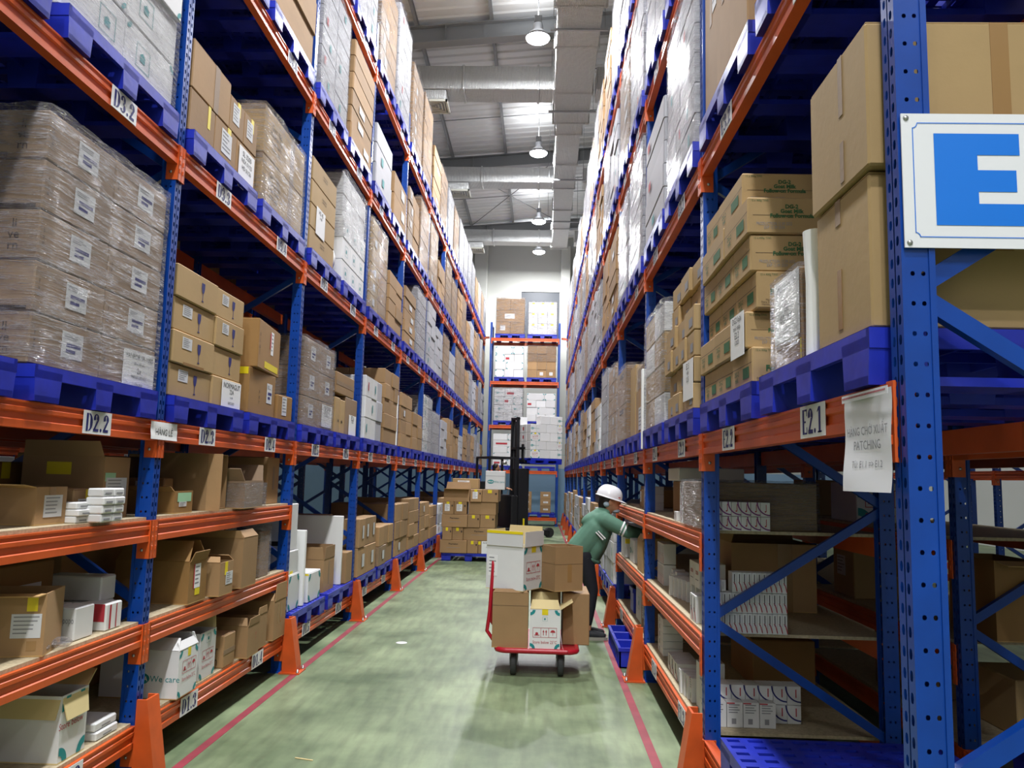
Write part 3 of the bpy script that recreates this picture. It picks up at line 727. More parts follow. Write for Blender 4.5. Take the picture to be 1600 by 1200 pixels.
# orange foot guards bolted to the floor in front of the posts
def guard_mesh():
    mb = MB(); w2 = .065
    # local: the post's face at x = 0, the guard towards -x
    mb.prism([(-.018,-w2,.01),(-.125,-w2,.01),(-.125,-w2,.05),(-.06,-w2,.43),(-.018,-w2,.43)], (0, .012, 0))
    mb.prism([(-.018,w2-.012,.01),(-.125,w2-.012,.01),(-.125,w2-.012,.05),(-.06,w2-.012,.43),(-.018,w2-.012,.43)], (0, .012, 0))
    mb.prism([(-.125,-w2,.01),(-.125,-w2,.05),(-.06,-w2,.43),(-.072,-w2,.43),(-.137,-w2,.05),(-.137,-w2,.01)], (0, 2*w2, 0))
    mb.box(-.17, .0, -w2-.03, w2+.03, 0, .01)
    return mb.mesh('guard', ['guard'])
_guard = guard_mesh()
_bolt = MB(); _bolt.lathe([(.012,0),(.012,.012),(.007,.013),(.007,.028),(.0001,.028)], 8); _bolt = _bolt.mesh('bolt', ['steel'])
for nm, xf, rz, y0 in (('left', FL, PI, YL), ('right', FR, 0, YR)):
    for i in range(0, 12):
        g = empty('post_guard', (xf, y0+i*BAY+PW/2, 0), rz); link('guard_plate', _guard, g)
        for s_ in (-1, 1): link('bolt', _bolt, g, (-.15, s_*.075, .01))
        tag(g, f'orange steel guard at the foot of the {nm} rack\'s {ORD[i]} post', 'post guard', 'orange post guards')

# ------------------------------------------------------------------ pallets
def pallet_mesh():
    mb = MB(); W2, D2, H = PAL_W/2, PAL_D/2, PAL_H
    # slotted deck
    nx, ny = 10, 12; zt, zb = H, H-.022
    for i in range(nx):
        for j in range(ny):
            x0, x1 = -D2+PAL_D*i/nx, -D2+PAL_D*(i+1)/nx; y0, y1 = -W2+PAL_W*j/ny, -W2+PAL_W*(j+1)/ny
            mx, my = (x1-x0)*.16, (y1-y0)*.3
            if (i+j) % 2: mx = (x1-x0)*.22
            vs = []
            for z in (zt, zb):
                vs += [(x0,y0,z),(x1,y0,z),(x1,y1,z),(x0,y1,z),(x0+mx,y0+my,z),(x1-mx,y0+my,z),(x1-mx,y1-my,z),(x0+mx,y1-my,z)]
            fs = [(k,(k+1) % 4,4+(k+1) % 4,4+k) for k in range(4)]+[(8+k,12+k,12+(k+1) % 4,8+(k+1) % 4) for k in range(4)]+[(4+k,4+(k+1) % 4,12+(k+1) % 4,12+k) for k in range(4)]
            mb.add(vs, fs)
    # rim skirts and ribs below the deck
    for y in (-W2, W2-.02): mb.box(-D2, D2, y, y+.02, H-.055, H-.001)
    for x in (-D2, D2-.02): mb.box(x, x+.02, -W2, W2, H-.055, H-.001)
    for k in range(1, 4): mb.box(-D2+.02, D2-.02, -W2+PAL_W*k/4-.006, -W2+PAL_W*k/4+.006, H-.05, H-.022)
    for k in range(1, 4): mb.box(-D2+PAL_D*k/4-.006, -D2+PAL_D*k/4+.006, -W2+.02, W2-.02, H-.05, H-.022)
    # nine tapered feet, three runners along the depth
    for yc, hw in ((-W2+.095, .095), (0, .075), (W2-.095, .095)):
        for xc, hx in ((-D2+.09, .09), (0, .08), (D2-.09, .09)):
            t = .012; a = [(xc-hx, yc-hw), (xc+hx, yc-hw), (xc+hx, yc+hw), (xc-hx, yc+hw)]; b = [(xc-hx+t*(xc > -D2+.1), yc-hw+t), (xc+hx-t*(xc < D2-.1), yc-hw+t), (xc+hx-t*(xc < D2-.1), yc+hw-t), (xc-hx+t*(xc > -D2+.1), yc+hw-t)]
            mb.add([(x, y, H-.022) for x, y in a]+[(x, y, 0) for x, y in b], [(3,2,1,0)[::-1], (4,5,6,7)[::-1], (0,1,5,4), (1,2,6,5), (2,3,7,6), (3,0,4,7)])
        mb.box(-D2, D2, yc-hw+.014, yc+hw-.014, 0, .024)
    return mb.mesh('plastic_pallet', ['pallet'])
_pal = pallet_mesh()
def pallet(xc, yc, z, label, group='blue plastic pallets', rz=0, rot=None):
    o = link('plastic_pallet', _pal, None, (xc, yc, z), rz, rot=rot); tag(o, label, 'pallet', group); return o
LVNAME = ['bottom', 'second', 'third', 'fourth', 'top']
def rack_x(side, d):             # x at depth d behind the aisle face
    return {'L': FL-d, 'R': FR+d, 'C': FL-RD-GAPB-d, 'F': FR+RD+GAPB+d, 'B': -7.6-d, 'G': 6.4+d}[side]
RY0 = {'L': YL, 'R': YR, 'C': YL, 'F': YR, 'B': YL, 'G': YR}
SIDE = {'L': 'left rack', 'R': 'right rack', 'C': 'rack behind the left rack', 'F': 'rack behind the right rack', 'B': 'rack across the left aisle', 'G': 'rack across the right aisle'}
OVER = {'L': .03, 'R': .035, 'C': -.02, 'F': -.02, 'B': .02, 'G': .02}
def rack_pallet(side, level, n):
    y = slot_y(RY0[side], n)+PAL_W/2
    return pallet(rack_x(side, PAL_D/2-OVER[side]), y, LV[level]+.0015, f'blue plastic pallet, {ORD[n-1]} along the {LVNAME[level]} beam of the {SIDE[side]}', 'blue plastic pallets on the racks')

# ------------------------------------------------------------------ pallet loads
def wrap_template(seed):
    rng = random.Random(seed); mb = MB(); nu, nv = 11, 13; vs = []; fs = []
    per = [(-.5+i/nu, -.5) for i in range(nu)]+[(.5, -.5+i/nu) for i in range(nu)]+[(.5-i/nu, .5) for i in range(nu)]+[(-.5, .5-i/nu) for i in range(nu)]
    n = len(per)
    for j in range(nv+1):
        z = j/nv
        for k, (x, y) in enumerate(per):
            d = noise.noise(Vector((x*7+seed*9, y*7, z*9)))*.010+.012+.006*math.sin((x+y)*9+z*22+seed)*math.sin(z*31+seed)
            if abs(abs(x)-.5) < 1e-6 and abs(abs(y)-.5) < 1e-6: d *= .4
            L_ = 1+2*max(d, .004); zz = z
            if j == nv: zz = 1+.012+rng.uniform(-.006, .012)
            vs.append((x*L_, y*L_, zz))
    for k, (x, y) in enumerate(per): vs.append((x*.78, y*.78, 1.006+rng.uniform(0, .008)))
    for j in range(nv+1):
        for k in range(n): fs.append((j*n+k, j*n+(k+1) % n, (j+1)*n+(k+1) % n, (j+1)*n+k))
    mb.add(vs, fs, 0, True); return mb.mesh('stretch_wrap', ['film'])
_wraps = [wrap_template(s_) for s_ in (1, 2, 3, 4)]
N_WRAP = [0]
def wrap(x0, x1, y0, y1, z0, z1, label, group='stretch film around pallet loads'):
    N_WRAP[0] += 1
    o = link('stretch_wrap', _wraps[N_WRAP[0] % 4], None, ((x0+x1)/2, (y0+y1)/2, z0+.004), 0, (x1-x0+.004, y1-y0+.004, z1-z0))
    tag(o, label, 'film', group); return o

def proj(x, y, z):
    d = Vector((x, y, z-CAM_H)); zz = d.dot(_fw)
    return (800+F_PX*d.dot(_r)/zz, 600-F_PX*d.dot(_u)/zz) if zz > .2 else None
def poly_px(pts):
    q = [proj(*p) for p in pts]
    if any(p is None for p in q): return 0
    q = [(min(max(a, 0), 1600), min(max(b, 0), 1200)) for a, b in q]
    return abs(sum(q[i][0]*q[(i+1) % len(q)][1]-q[(i+1) % len(q)][0]*q[i][1] for i in range(len(q))))/2
FAR = []          # every carton of the generated loads: built singly if it shows large enough, else joined
COLS = {1: [''], 2: ['near', 'far'], 3: ['near', 'middle', 'far'], 4: ['near', 'second', 'third', 'far']}
def stack_name(k, n):
    if n == 1: return 'only row'
    return 'bottom row' if k == 0 else 'top row' if k == n-1 else f'{ORD[k]} row up'
def load(side, level, n, typ, rows, hgt, ny=2, wrapped=False, y0=None, y1=None, mats=None, jit=.01, prev_low=False, depth=2):
    """cartons stacked on pallet n of a rack level; typ: brown / white / tan / kraft / red"""
    rng = random.Random(side+str(level*100+n))
    ya = slot_y(RY0[side], n)+.02 if y0 is None else y0; yb = slot_y(RY0[side], n)+PAL_W-.03 if y1 is None else y1
    zb = LV[level]+PAL_H+.003
    sgn = -1 if side in 'LCB' else 1
    rh = hgt/rows
    where = f'pallet {n} of {SIDE[side]}\'s {LVNAME[level]} beam'
    where = f'{ORD[n-1]} pallet, {LVNAME[level]} beam, {SIDE[side]}'
    for k in range(rows):
        nyk = ny if (k % 2 == 0 or ny < 2 or wrapped == 'straight') else rng.choice([ny, ny, ny+1 if ny < 4 else ny-1])
        for i in range(nyk):
            wy = (yb-ya)/nyk
            for j in range(depth):
                if j and i: continue
                d0 = -OVER[side]+.02+j*(.96/depth); d1 = d0+.96/depth-.004
                jj = 0 if j else -rng.uniform(0, 2*jit) if not wrapped else -rng.uniform(0, .005)
                a, b = rack_x(side, d0+jj), rack_x(side, d1+jj)
                x0, x1 = min(a, b), max(a, b); y_a, y_b = ya+i*wy+.002, ya+(i+1)*wy-.002
                z0, z1 = zb+k*rh, zb+(k+1)*rh-.002
                fx = x0 if sgn > 0 else x1
                ar = 0
                if j == 0: ar += poly_px([(fx,y_a,z0),(fx,y_b,z0),(fx,y_b,z1),(fx,y_a,z1)])
                if i == 0: ar += poly_px([(x0,y_a,z0),(x1,y_a,z0),(x1,y_a,z1),(x0,y_a,z1)])*(.35 if prev_low or n % 2 else .06)
                if j: ar *= .5
                if side in 'CFBG': ar *= .05
                col = COLS[min(nyk, 4)][min(i, 3)] if nyk <= 4 else f'{ORD[i]}'
                desc = {'brown': 'brown', 'tan': 'tan', 'kraft': 'greyish', 'white': 'white', 'red': 'red and white'}[typ]
                nm = f'{desc} carton, {stack_name(k, rows)}, {(col+" ") if col else ""}{"front" if j == 0 else "rear"} column, {where}'
                FAR.append((ar, 'white_carton' if typ in ('white', 'red') else 'cardboard_carton', typ, (x0,x1,y_a,y_b,z0,z1), nm, y_a))
    if wrapped:
        a, b = rack_x(side, -OVER[side]+.02), rack_x(side, -OVER[side]+.975)
        wrap(min(a, b)-.004, max(a, b), ya, yb, zb, zb+hgt, f'clear stretch film around the {typ} cartons on the {where}')

# what stands on the beams, slot by slot: letter, rows, height, columns; capital = wrapped; '.' = left to the hand-built loads or empty
T = {'w': 'white', 'b': 'brown', 't': 'tan', 'k': 'kraft', 'r': 'red'}
PLAN = {
 ('L', 1): '. . . . . . w3.74/3 b5.98/2 b4.80/2 b3.60/2 W5.1.0/2 W4.80/2 w4.74/2 b3.86/2 b4.72/2 w4.62/2 b5.88/2 B5.80/2 b4.8/2 W5.9/2 w4.7/2 b4.7/2',
 ('L', 2): '. . . . . . T6.1.1/2 k4.75/2 b5.85/1 W6.1.1/2 w6.1.15/2 w5.9/3 B5.1.0/2 w4.8/2 B5.1.1/2 B5.1.1/1 b5.9/2 W5.1.0/2 w5.9/2 B5.9/2 W5.1.0/2 w4.9/2',
 ('L', 3): 'w4.9/2 W5.1.1/2 B4.9/2 b3.9/1 W6.1.15/2 b6.1.1/1 w3.75/1 b2.6/1 k4.85/2 B5.1.1/1 B5.1.1/2 b4.7/2 B6.1.1/2 B5.95/2 t5.1.0/2 B6.1.1/2 b4.7/2 w5.9/2 b5.9/2 B5.1.0/2 W5.1.0/2 B4.9/2',
 ('L', 4): 'W5.1.1/2 W5.1.1/2 w5.1.1/2 W5.1.2/2 w6.1.3/2 W5.1.2/2 K5.1.25/2 W6.1.5/2 B6.1.3/2 B6.1.4/2 b5.1.0/1 B6.1.1/2 W5.1.1/2 B5.1.1/2 W6.1.2/2 W6.1.2/2 W6.1.3/2 W6.1.1/2 b5.1.0/2 W6.1.1/2 B5.1.1/2 W5.1.1/2',
 ('R', 1): '. . . . . . B5.95/2 W5.1.05/2 w4.7/2 b5.9/2 w5.9/2 b5.9/2 B5.1.0/2 w4.8/2 b5.9/2 W5.1.0/2 B5.1.0/2 w5.9/2 W5.1.0/2 b5.9/2 W5.9/2 b4.8/2',
 ('R', 2): '. . W6.1.12/2 w5.88/1 W6.1.12/2 W6.1.05/2 b6.1.05/1 t6.1.1/2 W5.1.0/2 w6.1.1/2 W6.1.1/2 B5.1.0/2 W5.1.1/2 w5.9/2 W6.1.1/2 B5.1.0/2 w5.9/2 W5.1.0/2 W6.1.1/2 b5.9/2 W5.1.0/2 w5.9/2',
 ('R', 3): 'W5.1.0/2 W5.1.1/2 b4.9/2 W6.1.15/2 W6.1.12/2 K6.1.1/1 w5.1.0/2 W6.1.15/2 b5.95/2 B5.1.1/2 W6.1.1/2 b5.95/2 W5.1.1/2 B6.1.1/2 W6.1.1/2 w5.9/2 W6.1.1/2 B5.1.0/2 W5.1.1/2 b5.9/2 W6.1.1/2 W5.1.0/2',
 ('R', 4): 'W5.1.2/2 W5.1.2/2 W6.1.3/2 W5.1.3/2 W6.1.4/2 w5.1.3/2 W6.1.3/2 b6.1.2/2 b5.1.1/2 W6.1.3/2 B6.1.2/2 W6.1.3/2 W5.1.2/2 b5.1.0/2 W6.1.3/2 W5.1.2/2 B5.1.1/2 W6.1.3/2 w5.1.1/2 W6.1.2/2 W6.1.2/2 B5.1.1/2',
 ('L', 0): '. . . . . . b2.66/2 k2.5/2 b3.75/2 b4.8/2 b3.7/2 k3.6/2 w3.6/2 b3.7/2 b4.8/2 w3.6/2 b3.7/2 b3.6/2 w3.7/2 b3.7/2 b3.6/2 w3.6/2',
 ('R', 0): '. . . . . . w3.7/3 w4.85/3 w3.75/2 b3.8/2 w4.85/2 w3.7/2 b4.8/2 w4.8/2 w3.8/2 b4.9/2 w3.8/2 b3.8/2 w4.8/2 w3.7/2 b3.7/2 b3.7/2',
 ('C', 1): '. b4.8/2 k4.9/2 b4.7/2 b4.8/2 . k4.9/2 b4.8/2 w4.8/2 b4.9/2 k4.9/2 b4.8/2',
 ('C', 2): 'b4.9/2 k4.9/2 . b4.9/2 . b4.9/2 w4.9/2 b4.9/2 k4.9/2 b4.9/2',
 ('C', 3): 'b4.1.0/2 k4.1.0/2 b4.1.0/2 b4.1.0/2 k4.1.0/2 b4.1.0/2 w4.1.0/2 b4.1.0/2 k4.1.0/2 b4.1.0/2 b4.1.0/2 w4.1.0/2',  # upper loads of the left back rack, added to block light passing through
 ('C', 4): 'b4.1.0/2 k4.1.0/2 b4.1.0/2 b4.1.0/2 k4.1.0/2 b4.1.0/2 w4.1.0/2 b4.1.0/2 k4.1.0/2 b4.1.0/2 b4.1.0/2 w4.1.0/2',
 ('F', 3): 'b4.1.0/2 k4.1.0/2 b4.1.0/2 b4.1.0/2 k4.1.0/2 b4.1.0/2 w4.1.0/2 b4.1.0/2 k4.1.0/2 b4.1.0/2',  # right back rack likewise: upper loads added as light blockers
 ('F', 4): 'b4.1.0/2 k4.1.0/2 b4.1.0/2 b4.1.0/2 k4.1.0/2 b4.1.0/2 w4.1.0/2 b4.1.0/2 k4.1.0/2 b4.1.0/2',
 ('F', 1): '. b4.8/2 k4.9/2 b4.7/2 w4.8/2 b4.9/2 k4.9/2 b4.8/2',
 ('F', 2): 'b4.9/2 k4.9/2 . b4.9/2 w4.9/2 b4.9/2',
 ('B', 0): 'r7.1.35/3 w7.1.3/3 w7.1.3/3 r7.1.4/3 r7.1.4/3 r7.1.35/3 r7.1.4/3 w6.1.3/2 r7.1.4/3 w7.1.3/3',
 ('B', 1): 'w4.8/2 w4.9/2 b4.9/2 w4.8/2 r4.9/2 w5.9/2 w4.8/2 b4.9/2',
 ('G', 0): 'w4.8/2 b4.8/2 w4.9/2 w4.8/2 b4.9/2 w5.9/2', ('G', 1): 'w4.8/2 w4.9/2 b4.9/2 w4.8/2 w4.9/2 w5.9/2',
}
HAND = {('L', 1): (1, 2, 3, 4, 5, 6), ('L', 2): (1, 2, 3, 4, 5, 6), ('R', 1): (1, 2, 3, 4, 5, 6), ('R', 2): (1, 2), ('L', 0): (5, 6)}
for (sd, lv), line in PLAN.items():
    for n_, tok in enumerate(line.split(), 1):
        if tok == '.':
            if n_ in HAND.get((sd, lv), ()) or sd in 'CF': rack_pallet(sd, lv, n_)
            continue
        rack_pallet(sd, lv, n_)
        a, cols = tok.split('/'); c = a[0]; rws, hh = a[1:].split('.', 1); hh = float(hh) if '.' in hh else float('.'+hh)
        if hh < .2: hh *= 10
        load(sd, lv, n_, T[c.lower()], int(rws), hh, int(cols), c.isupper())
pallet(FR-.02+PAL_D/2, 3.385, LV[0]+.0015, 'empty blue plastic pallet on the bottom beam at the right photo edge', 'blue plastic pallets on the racks')
pallet(FR+RD+GAPB+.02+PAL_D/2, 3.45, LV[0]+.0015, 'empty blue plastic pallet on the bottom beam of the rack behind the right rack', 'blue plastic pallets on the racks')
for sd in 'CF':                  # bare pallets above in the dim racks behind: only their undersides show
    for lv in (2, 3, 4):
        for n_ in range(1, 13):
            if (sd, lv) in PLAN and n_ <= len(PLAN[(sd, lv)].split()): continue
            rack_pallet(sd, lv, n_)

# ------------------------------------------------------------------ hand-built loads, left rack, second beam (signs D2.2 to D2.6)
XF = FL+.012
Z2 = LV[1]+PAL_H+.003
CB = 'cardboard_carton'; WC = 'white_carton'
COLW = ['left', 'right']
# D2.2: shrink-wrapped greyish cartons
for k in range(5):
    for i in range(2):
        for j in range(2):
            if i and j: continue
            y0 = 3.125+i*.53; x1 = XF-.02-j*.49
            f = []
            if j == 0:
                f = [('barlabel', '+x', .42, .28, .72, .82)]
                if (k, i) == (0, 1): f = [('note', '+x', .38, -.12, .98, .86, [('PANFOR SR-1000', .026), ('20 x 100 tabs', .014), ('2x', .03), ('P4F1285(20-303)', .02), ('17/06/2023', .013)])]
                f.append(('text', '+x', .06, .5, .075, 'I\nv\ne', 'darkprint', .0, .05))
            if i == 0: f += [('rect', '-y', .05, .02, .95, .10, 'darkprint')] if (k+j) % 2 else [('text', '-y', .78, .5, .13, 'li\nve\nrn', 'darkprint', .0, .1), ('text', '-y', .45, .1, .026, 'Livern  Livern', 'darkprint', .01)]
            if j == 0 and i == 1 and k == 3: pass
            carton(CB, f'wrapped greyish carton, {stack_name(k,5)}, {"near" if i == 0 else "far"} {"front" if j == 0 else "rear"} column above the D2.2 sign',
                   x1-.485, x1, y0, y0+.525, Z2+k*.215, Z2+k*.215+.212, 'kraft', feats=f, top='plain', group='wrapped cartons above the D2.2 sign')
wrap(XF-1.0, XF-.016, 3.12, 4.19, Z2, Z2+1.076, 'shiny stretch film around the greyish cartons above the D2.2 sign')
# D2.3: tan cartons with a wine glass
for k in range(4):
    for i in range(2):
        y0, y1 = ((4.375, 4.94), (4.945, 5.42))[i]
        dz = .012 if i else 0
        f = [('wine', '+x', .6, .18, .115)]
        if (k, i) in ((0, 0), (1, 0), (2, 0), (2, 1), (3, 1)): f.append(('label', '+x', .2, .5, .42, .86))
        if (k, i) == (0, 1): f = [('note', '+x', .3, -.25, .98, .95, [('NORMAGUT', .035), ('22A', .03), ('lo 06', .016), ('30/2/2023', .018)])]
        if (k, i) == (1, 0): f.append(('tape', '+x', .25, .0, .75, .09))
        carton(CB, f'tan carton with a dark wine glass symbol, {stack_name(k,4)}, {"left" if i == 0 else "right"} column above D2.3', XF-.5, XF-.03+.012*((k+i) % 2), y0, y1, Z2+k*.19, Z2+k*.19+.187, 'tan', feats=f, top='plain', group='cartons with the wine glass symbol')
# D2.4
carton(CB, 'ochre carton with yellow tape and a barcode label, on pallet D2.4', XF-.5, XF-.03, 5.56, 6.2, Z2, Z2+.33, 'brown2', .04, [('barlabel', '+x', .66, .32, .86, .78), ('tape', '-y', .0, .84, .98, .99, 'yellow'), ('text', '-y', .6, .92, .022, 'CAUTION', 'ink', .0), ('text', '+x', .38, .4, .1, 'n\no\nr', 'darkprint', 0, .06)])
carton(CB, 'ochre carton with torn red and white sticker, topmost on pallet D2.4', XF-.52, XF-.02, 5.6, 6.28, Z2+.335, Z2+.69, 'brown2', .1, [('rect', '+x', .5, .52, .56, .86, 'redink'), ('label', '+x', .55, .4, .66, .9, 'paper'), ('tape', '+x', .3, .06, .92, .2, 'yellow'), ('text', '+x', .06, .5, .16, 'o\ni\nu\nl', 'darkprint', 0, .05)])
carton(CB, 'small ochre carton with a crooked label at the right end of pallet D2.4', XF-.3, XF-.02, 6.26, 6.56, Z2, Z2+.2, 'brown2', -.08, [('label', '+x', .3, .2, .6, .95)])
carton(CB, 'dim carton at the back of pallet D2.4', XF-.98, XF-.56, 5.6, 6.5, Z2, Z2+.62, 'brown', top='plain')
bm = MB(); bm.ball((0, 0, .13), (.2, .3, .15), 16, 10); o = bm.build('plastic_bag', ['bag'], None, (XF-.74, 6.05, Z2+.62)); tag(o, 'crumpled black plastic bag on the dim carton behind D2.4', 'bag')
# D2.5: six wrapped cartons
for k in range(3):
    for i in range(2):
        for j in range(2):
            if i and j: continue
            y0 = 6.83+i*.52; x1 = XF-.02-j*.49
            f = [('barlabel', '+x', .42, .3, .7, .78)] if j == 0 else []
            if (k, i, j) == (0, 1, 0): f = [('note', '+x', .25, .1, .95, .92, [('YSP 20/30', .04), ('10 x 3 x 10', .03), ('2 4 01 6 1', .03)])]
            if i == 0: f.append(('text', '-y', .82, .5, .16, 'io\nqu', 'darkprint', .02, .14))
            carton(CB, f'wrapped pale brown carton, {stack_name(k,3)}, {"near" if i == 0 else "far"} {"front" if j == 0 else "rear"} column above D2.5', x1-.485, x1, y0, y0+.515, Z2+k*.26, Z2+k*.26+.257, 'kraft', feats=f, top='plain', group='wrapped cartons above the D2.5 sign')
wrap(XF-1.0, XF-.016, 6.825, 7.87, Z2, Z2+.78, 'thin stretch film around the six pale cartons above D2.5')
# D2.6
carton(CB, 'tan carton with thin black marks, left of two on pallet D2.6', XF-.4, XF-.02, 7.98, 8.18, Z2, Z2+.36, 'tan', feats=[('wine', '-y', .7, .5, .06, 'ink'), ('text', '+x', .7, .35, .03, 'HA', 'ink')], top='plain')
carton(CB, 'tan carton with thin black marks, right of two on pallet D2.6', XF-.4, XF-.02, 8.185, 8.38, Z2, Z2+.35, 'tan', feats=[('text', '+x', .4, .35, .03, 'MA', 'ink')], top='plain')
carton(CB, 'wrapped greyish carton with a paper note, right end of pallet D2.6', XF-.55, XF-.02, 8.4, 8.93, Z2, Z2+.4, 'kraft', feats=[('note', '+x', .3, .0, .9, .55, [('E2.6', .05), ('13/23', .03)])], top='plain')
carton(CB, 'wrapped brown carton lying on top of pallet D2.6', XF-.6, XF-.02, 7.98, 8.75, Z2+.405, Z2+.62, 'brown', feats=[('label', '-y', .35, .1, .5, .6), ('tape', '+x', .0, .4, 1, .6, 'kraft')], top='plain')
carton(CB, 'brown carton at the back of pallet D2.6', XF-.98, XF-.62, 8.0, 8.8, Z2, Z2+.55, 'brown', top='plain')
fp = MB(); fp.cbox(-.015, .015, -.03, .03, 0, .72, .004); o = fp.build('foam_strip', ['foam'], None, (XF+.0, 11.30, Z2)); tag(o, 'tall white foam strip standing between brown cartons on the left rack', 'foam strip')

# ------------------------------------------------------------------ left rack, third beam (D3.1 to D3.6)
Z3 = LV[2]+PAL_H+.003
for k in range(4):
    for i in range(2):
        y0 = 2.0+i*.5
        carton(WC, f'white carton, {stack_name(k,4)}, {"near" if i == 0 else "far"} column above D3.1 at the photo edge', XF-.5, XF-.03, y0, y0+.49, Z3+k*.26, Z3+k*.26+.256, 'white', top='plain', group='white cartons at the near end of the third beam')
for k in range(4):
    for i in range(2):
        y0 = 3.13+i*.52
        f = [('dots', '+x', .35 if i else .7, .5, .07)]
        if (k+i) % 2: f.append(('corners', '+x', .16))
        carton(WC, f'white carton with small teal marks, {stack_name(k,4)}, {"near" if i == 0 else "far"} column above D3.2', XF-.5, XF-.03+.02*(k == 2), y0, y0+.515, Z3+k*.265, Z3+k*.265+.26, 'white', feats=f, top='plain', group='white cartons above D3.2')
wrap(XF-1.0, XF-.02, 3.12, 4.17, Z3+.02, Z3+1.06, 'crumpled stretch film around the white cartons above D3.2')
# D3.3 brown cartons with labels and yellow tape
for i, (a, b, f) in enumerate(((4.37, 4.72, [('tape', '+x', .7, .45, .8, 1, 'yellow')]), (4.725, 5.08, [('label', '+x', .3, .25, .75, .85), ('tape', '+x', .55, .8, .7, 1, 'yellow')]), (5.085, 5.43, [('note', '+x', .1, -.2, .9, .9, [('SL 3200', .035), ('NSX 01/23', .03), ('HD 01/26', .03)])]))):
    carton(CB, f'brown carton, {["left", "middle", "right"][i]} of three in the bottom row above D3.3', XF-.5, XF-.02, a, b, Z3, Z3+.26, 'brown', feats=f, top='plain', group='cartons above D3.3')
carton(CB, 'wide brown carton with clear tape, left in the top row above D3.3', XF-.52, XF-.02, 4.37, 4.93, Z3+.264, Z3+.56, 'brown', feats=[('tape', '+x', .55, .0, .68, 1, 'kraft')])
for i, (a, b) in enumerate(((4.935, 5.18), (5.185, 5.43))):
    carton(CB, f'brown carton with a white label, {["middle", "right"][i]} in the top row above D3.3', XF-.5, XF-.02, a, b, Z3+.264, Z3+.5, 'brown', feats=[('label', '+x', .2, .3, .65, .85), ('tape', '+x', .5, .6, .7, 1, 'yellow')], top='plain')
# D3.4 tall tan cartons
for k in range(2):
    carton(CB, f'large tan carton with rows of dark print, {["lower", "upper"][k]} of two above D3.4', XF-.95, XF-.02, 5.56, 6.55, Z3+k*.37, Z3+k*.37+.367, 'tan', feats=[('text', '+x', .28, .5, .2, 'Garr. No\nMadrun Na\nnnw hwn\nmm-aaa', 'darkprint', 0, .34), ('tape', '+x', .62, .0, .72, 1, 'kraft'), ('tape', '-y', .0, .9, 1, .99, 'kraft')])
wrap(XF-.97, XF-.016, 5.55, 6.56, Z3, Z3+.74, 'clear film over the two large tan cartons above D3.4')
for k in range(4):
    carton(CB, f'tan carton with faint print lines, {stack_name(k,4)} of the stack above D3.5', XF-.5, XF-.02, 6.8, 7.62, Z3+k*.215, Z3+k*.215+.212, 'tan', feats=[('text', '+x', .5, .6, .05, 'Herbal drink\npowder mix', 'darkprint', 0, .5)]+([('note', '+x', .2, -.1, .55, 1.1, [('H2 45', .04), ('x 40', .03)])] if k == 1 else []), top='plain', group='tan cartons above D3.5')
bm = MB(); bm.ball((0, 0, .14), (.13, .1, .16), 14, 9); o = bm.build('plastic_sack', ['foam'], None, (XF-.16, 7.73, Z3+.02)); tag(o, 'small white sack beside the tan cartons above D3.5', 'sack')
for k in range(5):
    for i in range(3):
        y0 = 7.95+i*.34
        f = [('dots', '+x', .5, .5, .06)] if k < 3 else []
        if i == 0: f.append(('logo', '-y', .25, .5, .055))
        carton(WC, f'white carton, {stack_name(k,5)}, {["near", "middle", "far"][i]} column of the tall stack above D3.6', XF-.5, XF-.02-.02*(k > 2), y0, y0+.335, Z3+k*.232, Z3+k*.232+.229, 'white', feats=f, top='plain', group='white cartons above D3.6')
wrap(XF-.6, XF-.02, 7.94, 8.97, Z3+.46, Z3+1.165, 'creased stretch film over the upper white cartons above D3.6')

# ------------------------------------------------------------------ right rack, second beam (E2.1 to E2.6)
XR = FR-.02
carton(CB, 'very large brown carton at the rack end, lower of two above E2.1', XR, XR+1.05, 2.09, 2.49, Z2, Z2+.42, 'tan', feats=[('tape', '-x', .42, .08, .5, .5), ('tape', '-x', .40, .82, .5, 1, 'kraft'), ('tape', '-y', .31, .5, .355, 1)], group='very large cartons above E2.1')
carton(CB, 'very large brown carton at the rack end, upper of two above E2.1', XR-.01, XR+1.05, 2.06, 2.50, Z2+.43, Z2+.83, 'tan', feats=[('tape', '-x', .55, .55, .62, 1, 'kraft'), ('tape', '-x', .56, .05, .62, .35, 'kraft'), ('tape', '-y', .31, .35, .355, 1)], group='very large cartons above E2.1')
mb = MB(); mb.tube([(0,0,0),(0,0,.12),(.004,0,.25),(0,.004,.42)], [.033,.031,.034,.036], 14); o = mb.build('foam_roll', ['foam'], None, (XR+.03, 2.60, Z2)); tag(o, 'white foam roll standing beside the very large brown carton', 'foam roll')
carton(CB, 'reddish brown carton with a hanging paper note behind the foam roll', XR+.015, XR+.5, 2.70, 3.02, Z2, Z2+.33, 'brown', feats=[('note', '-x', .1, .3, .98, 1.0, [('UNIVERDA 160', .024), ('lo 2x', .014), ('2x', .03), ('G21052', .03), ('17/23', .016)]), ('text', '-y', .12, .3, .16, 'H\nC\nA\nP\nS', 'redink', .01, .08), ('tape', '-x', .96, .0, .99, .25, 'yellow')], top='plain')
wrap(XR+.01, XR+.5, 2.69, 3.03, Z2, Z2+.335, 'clear film round the reddish brown carton beside the foam roll')
rgd = random.Random(5)
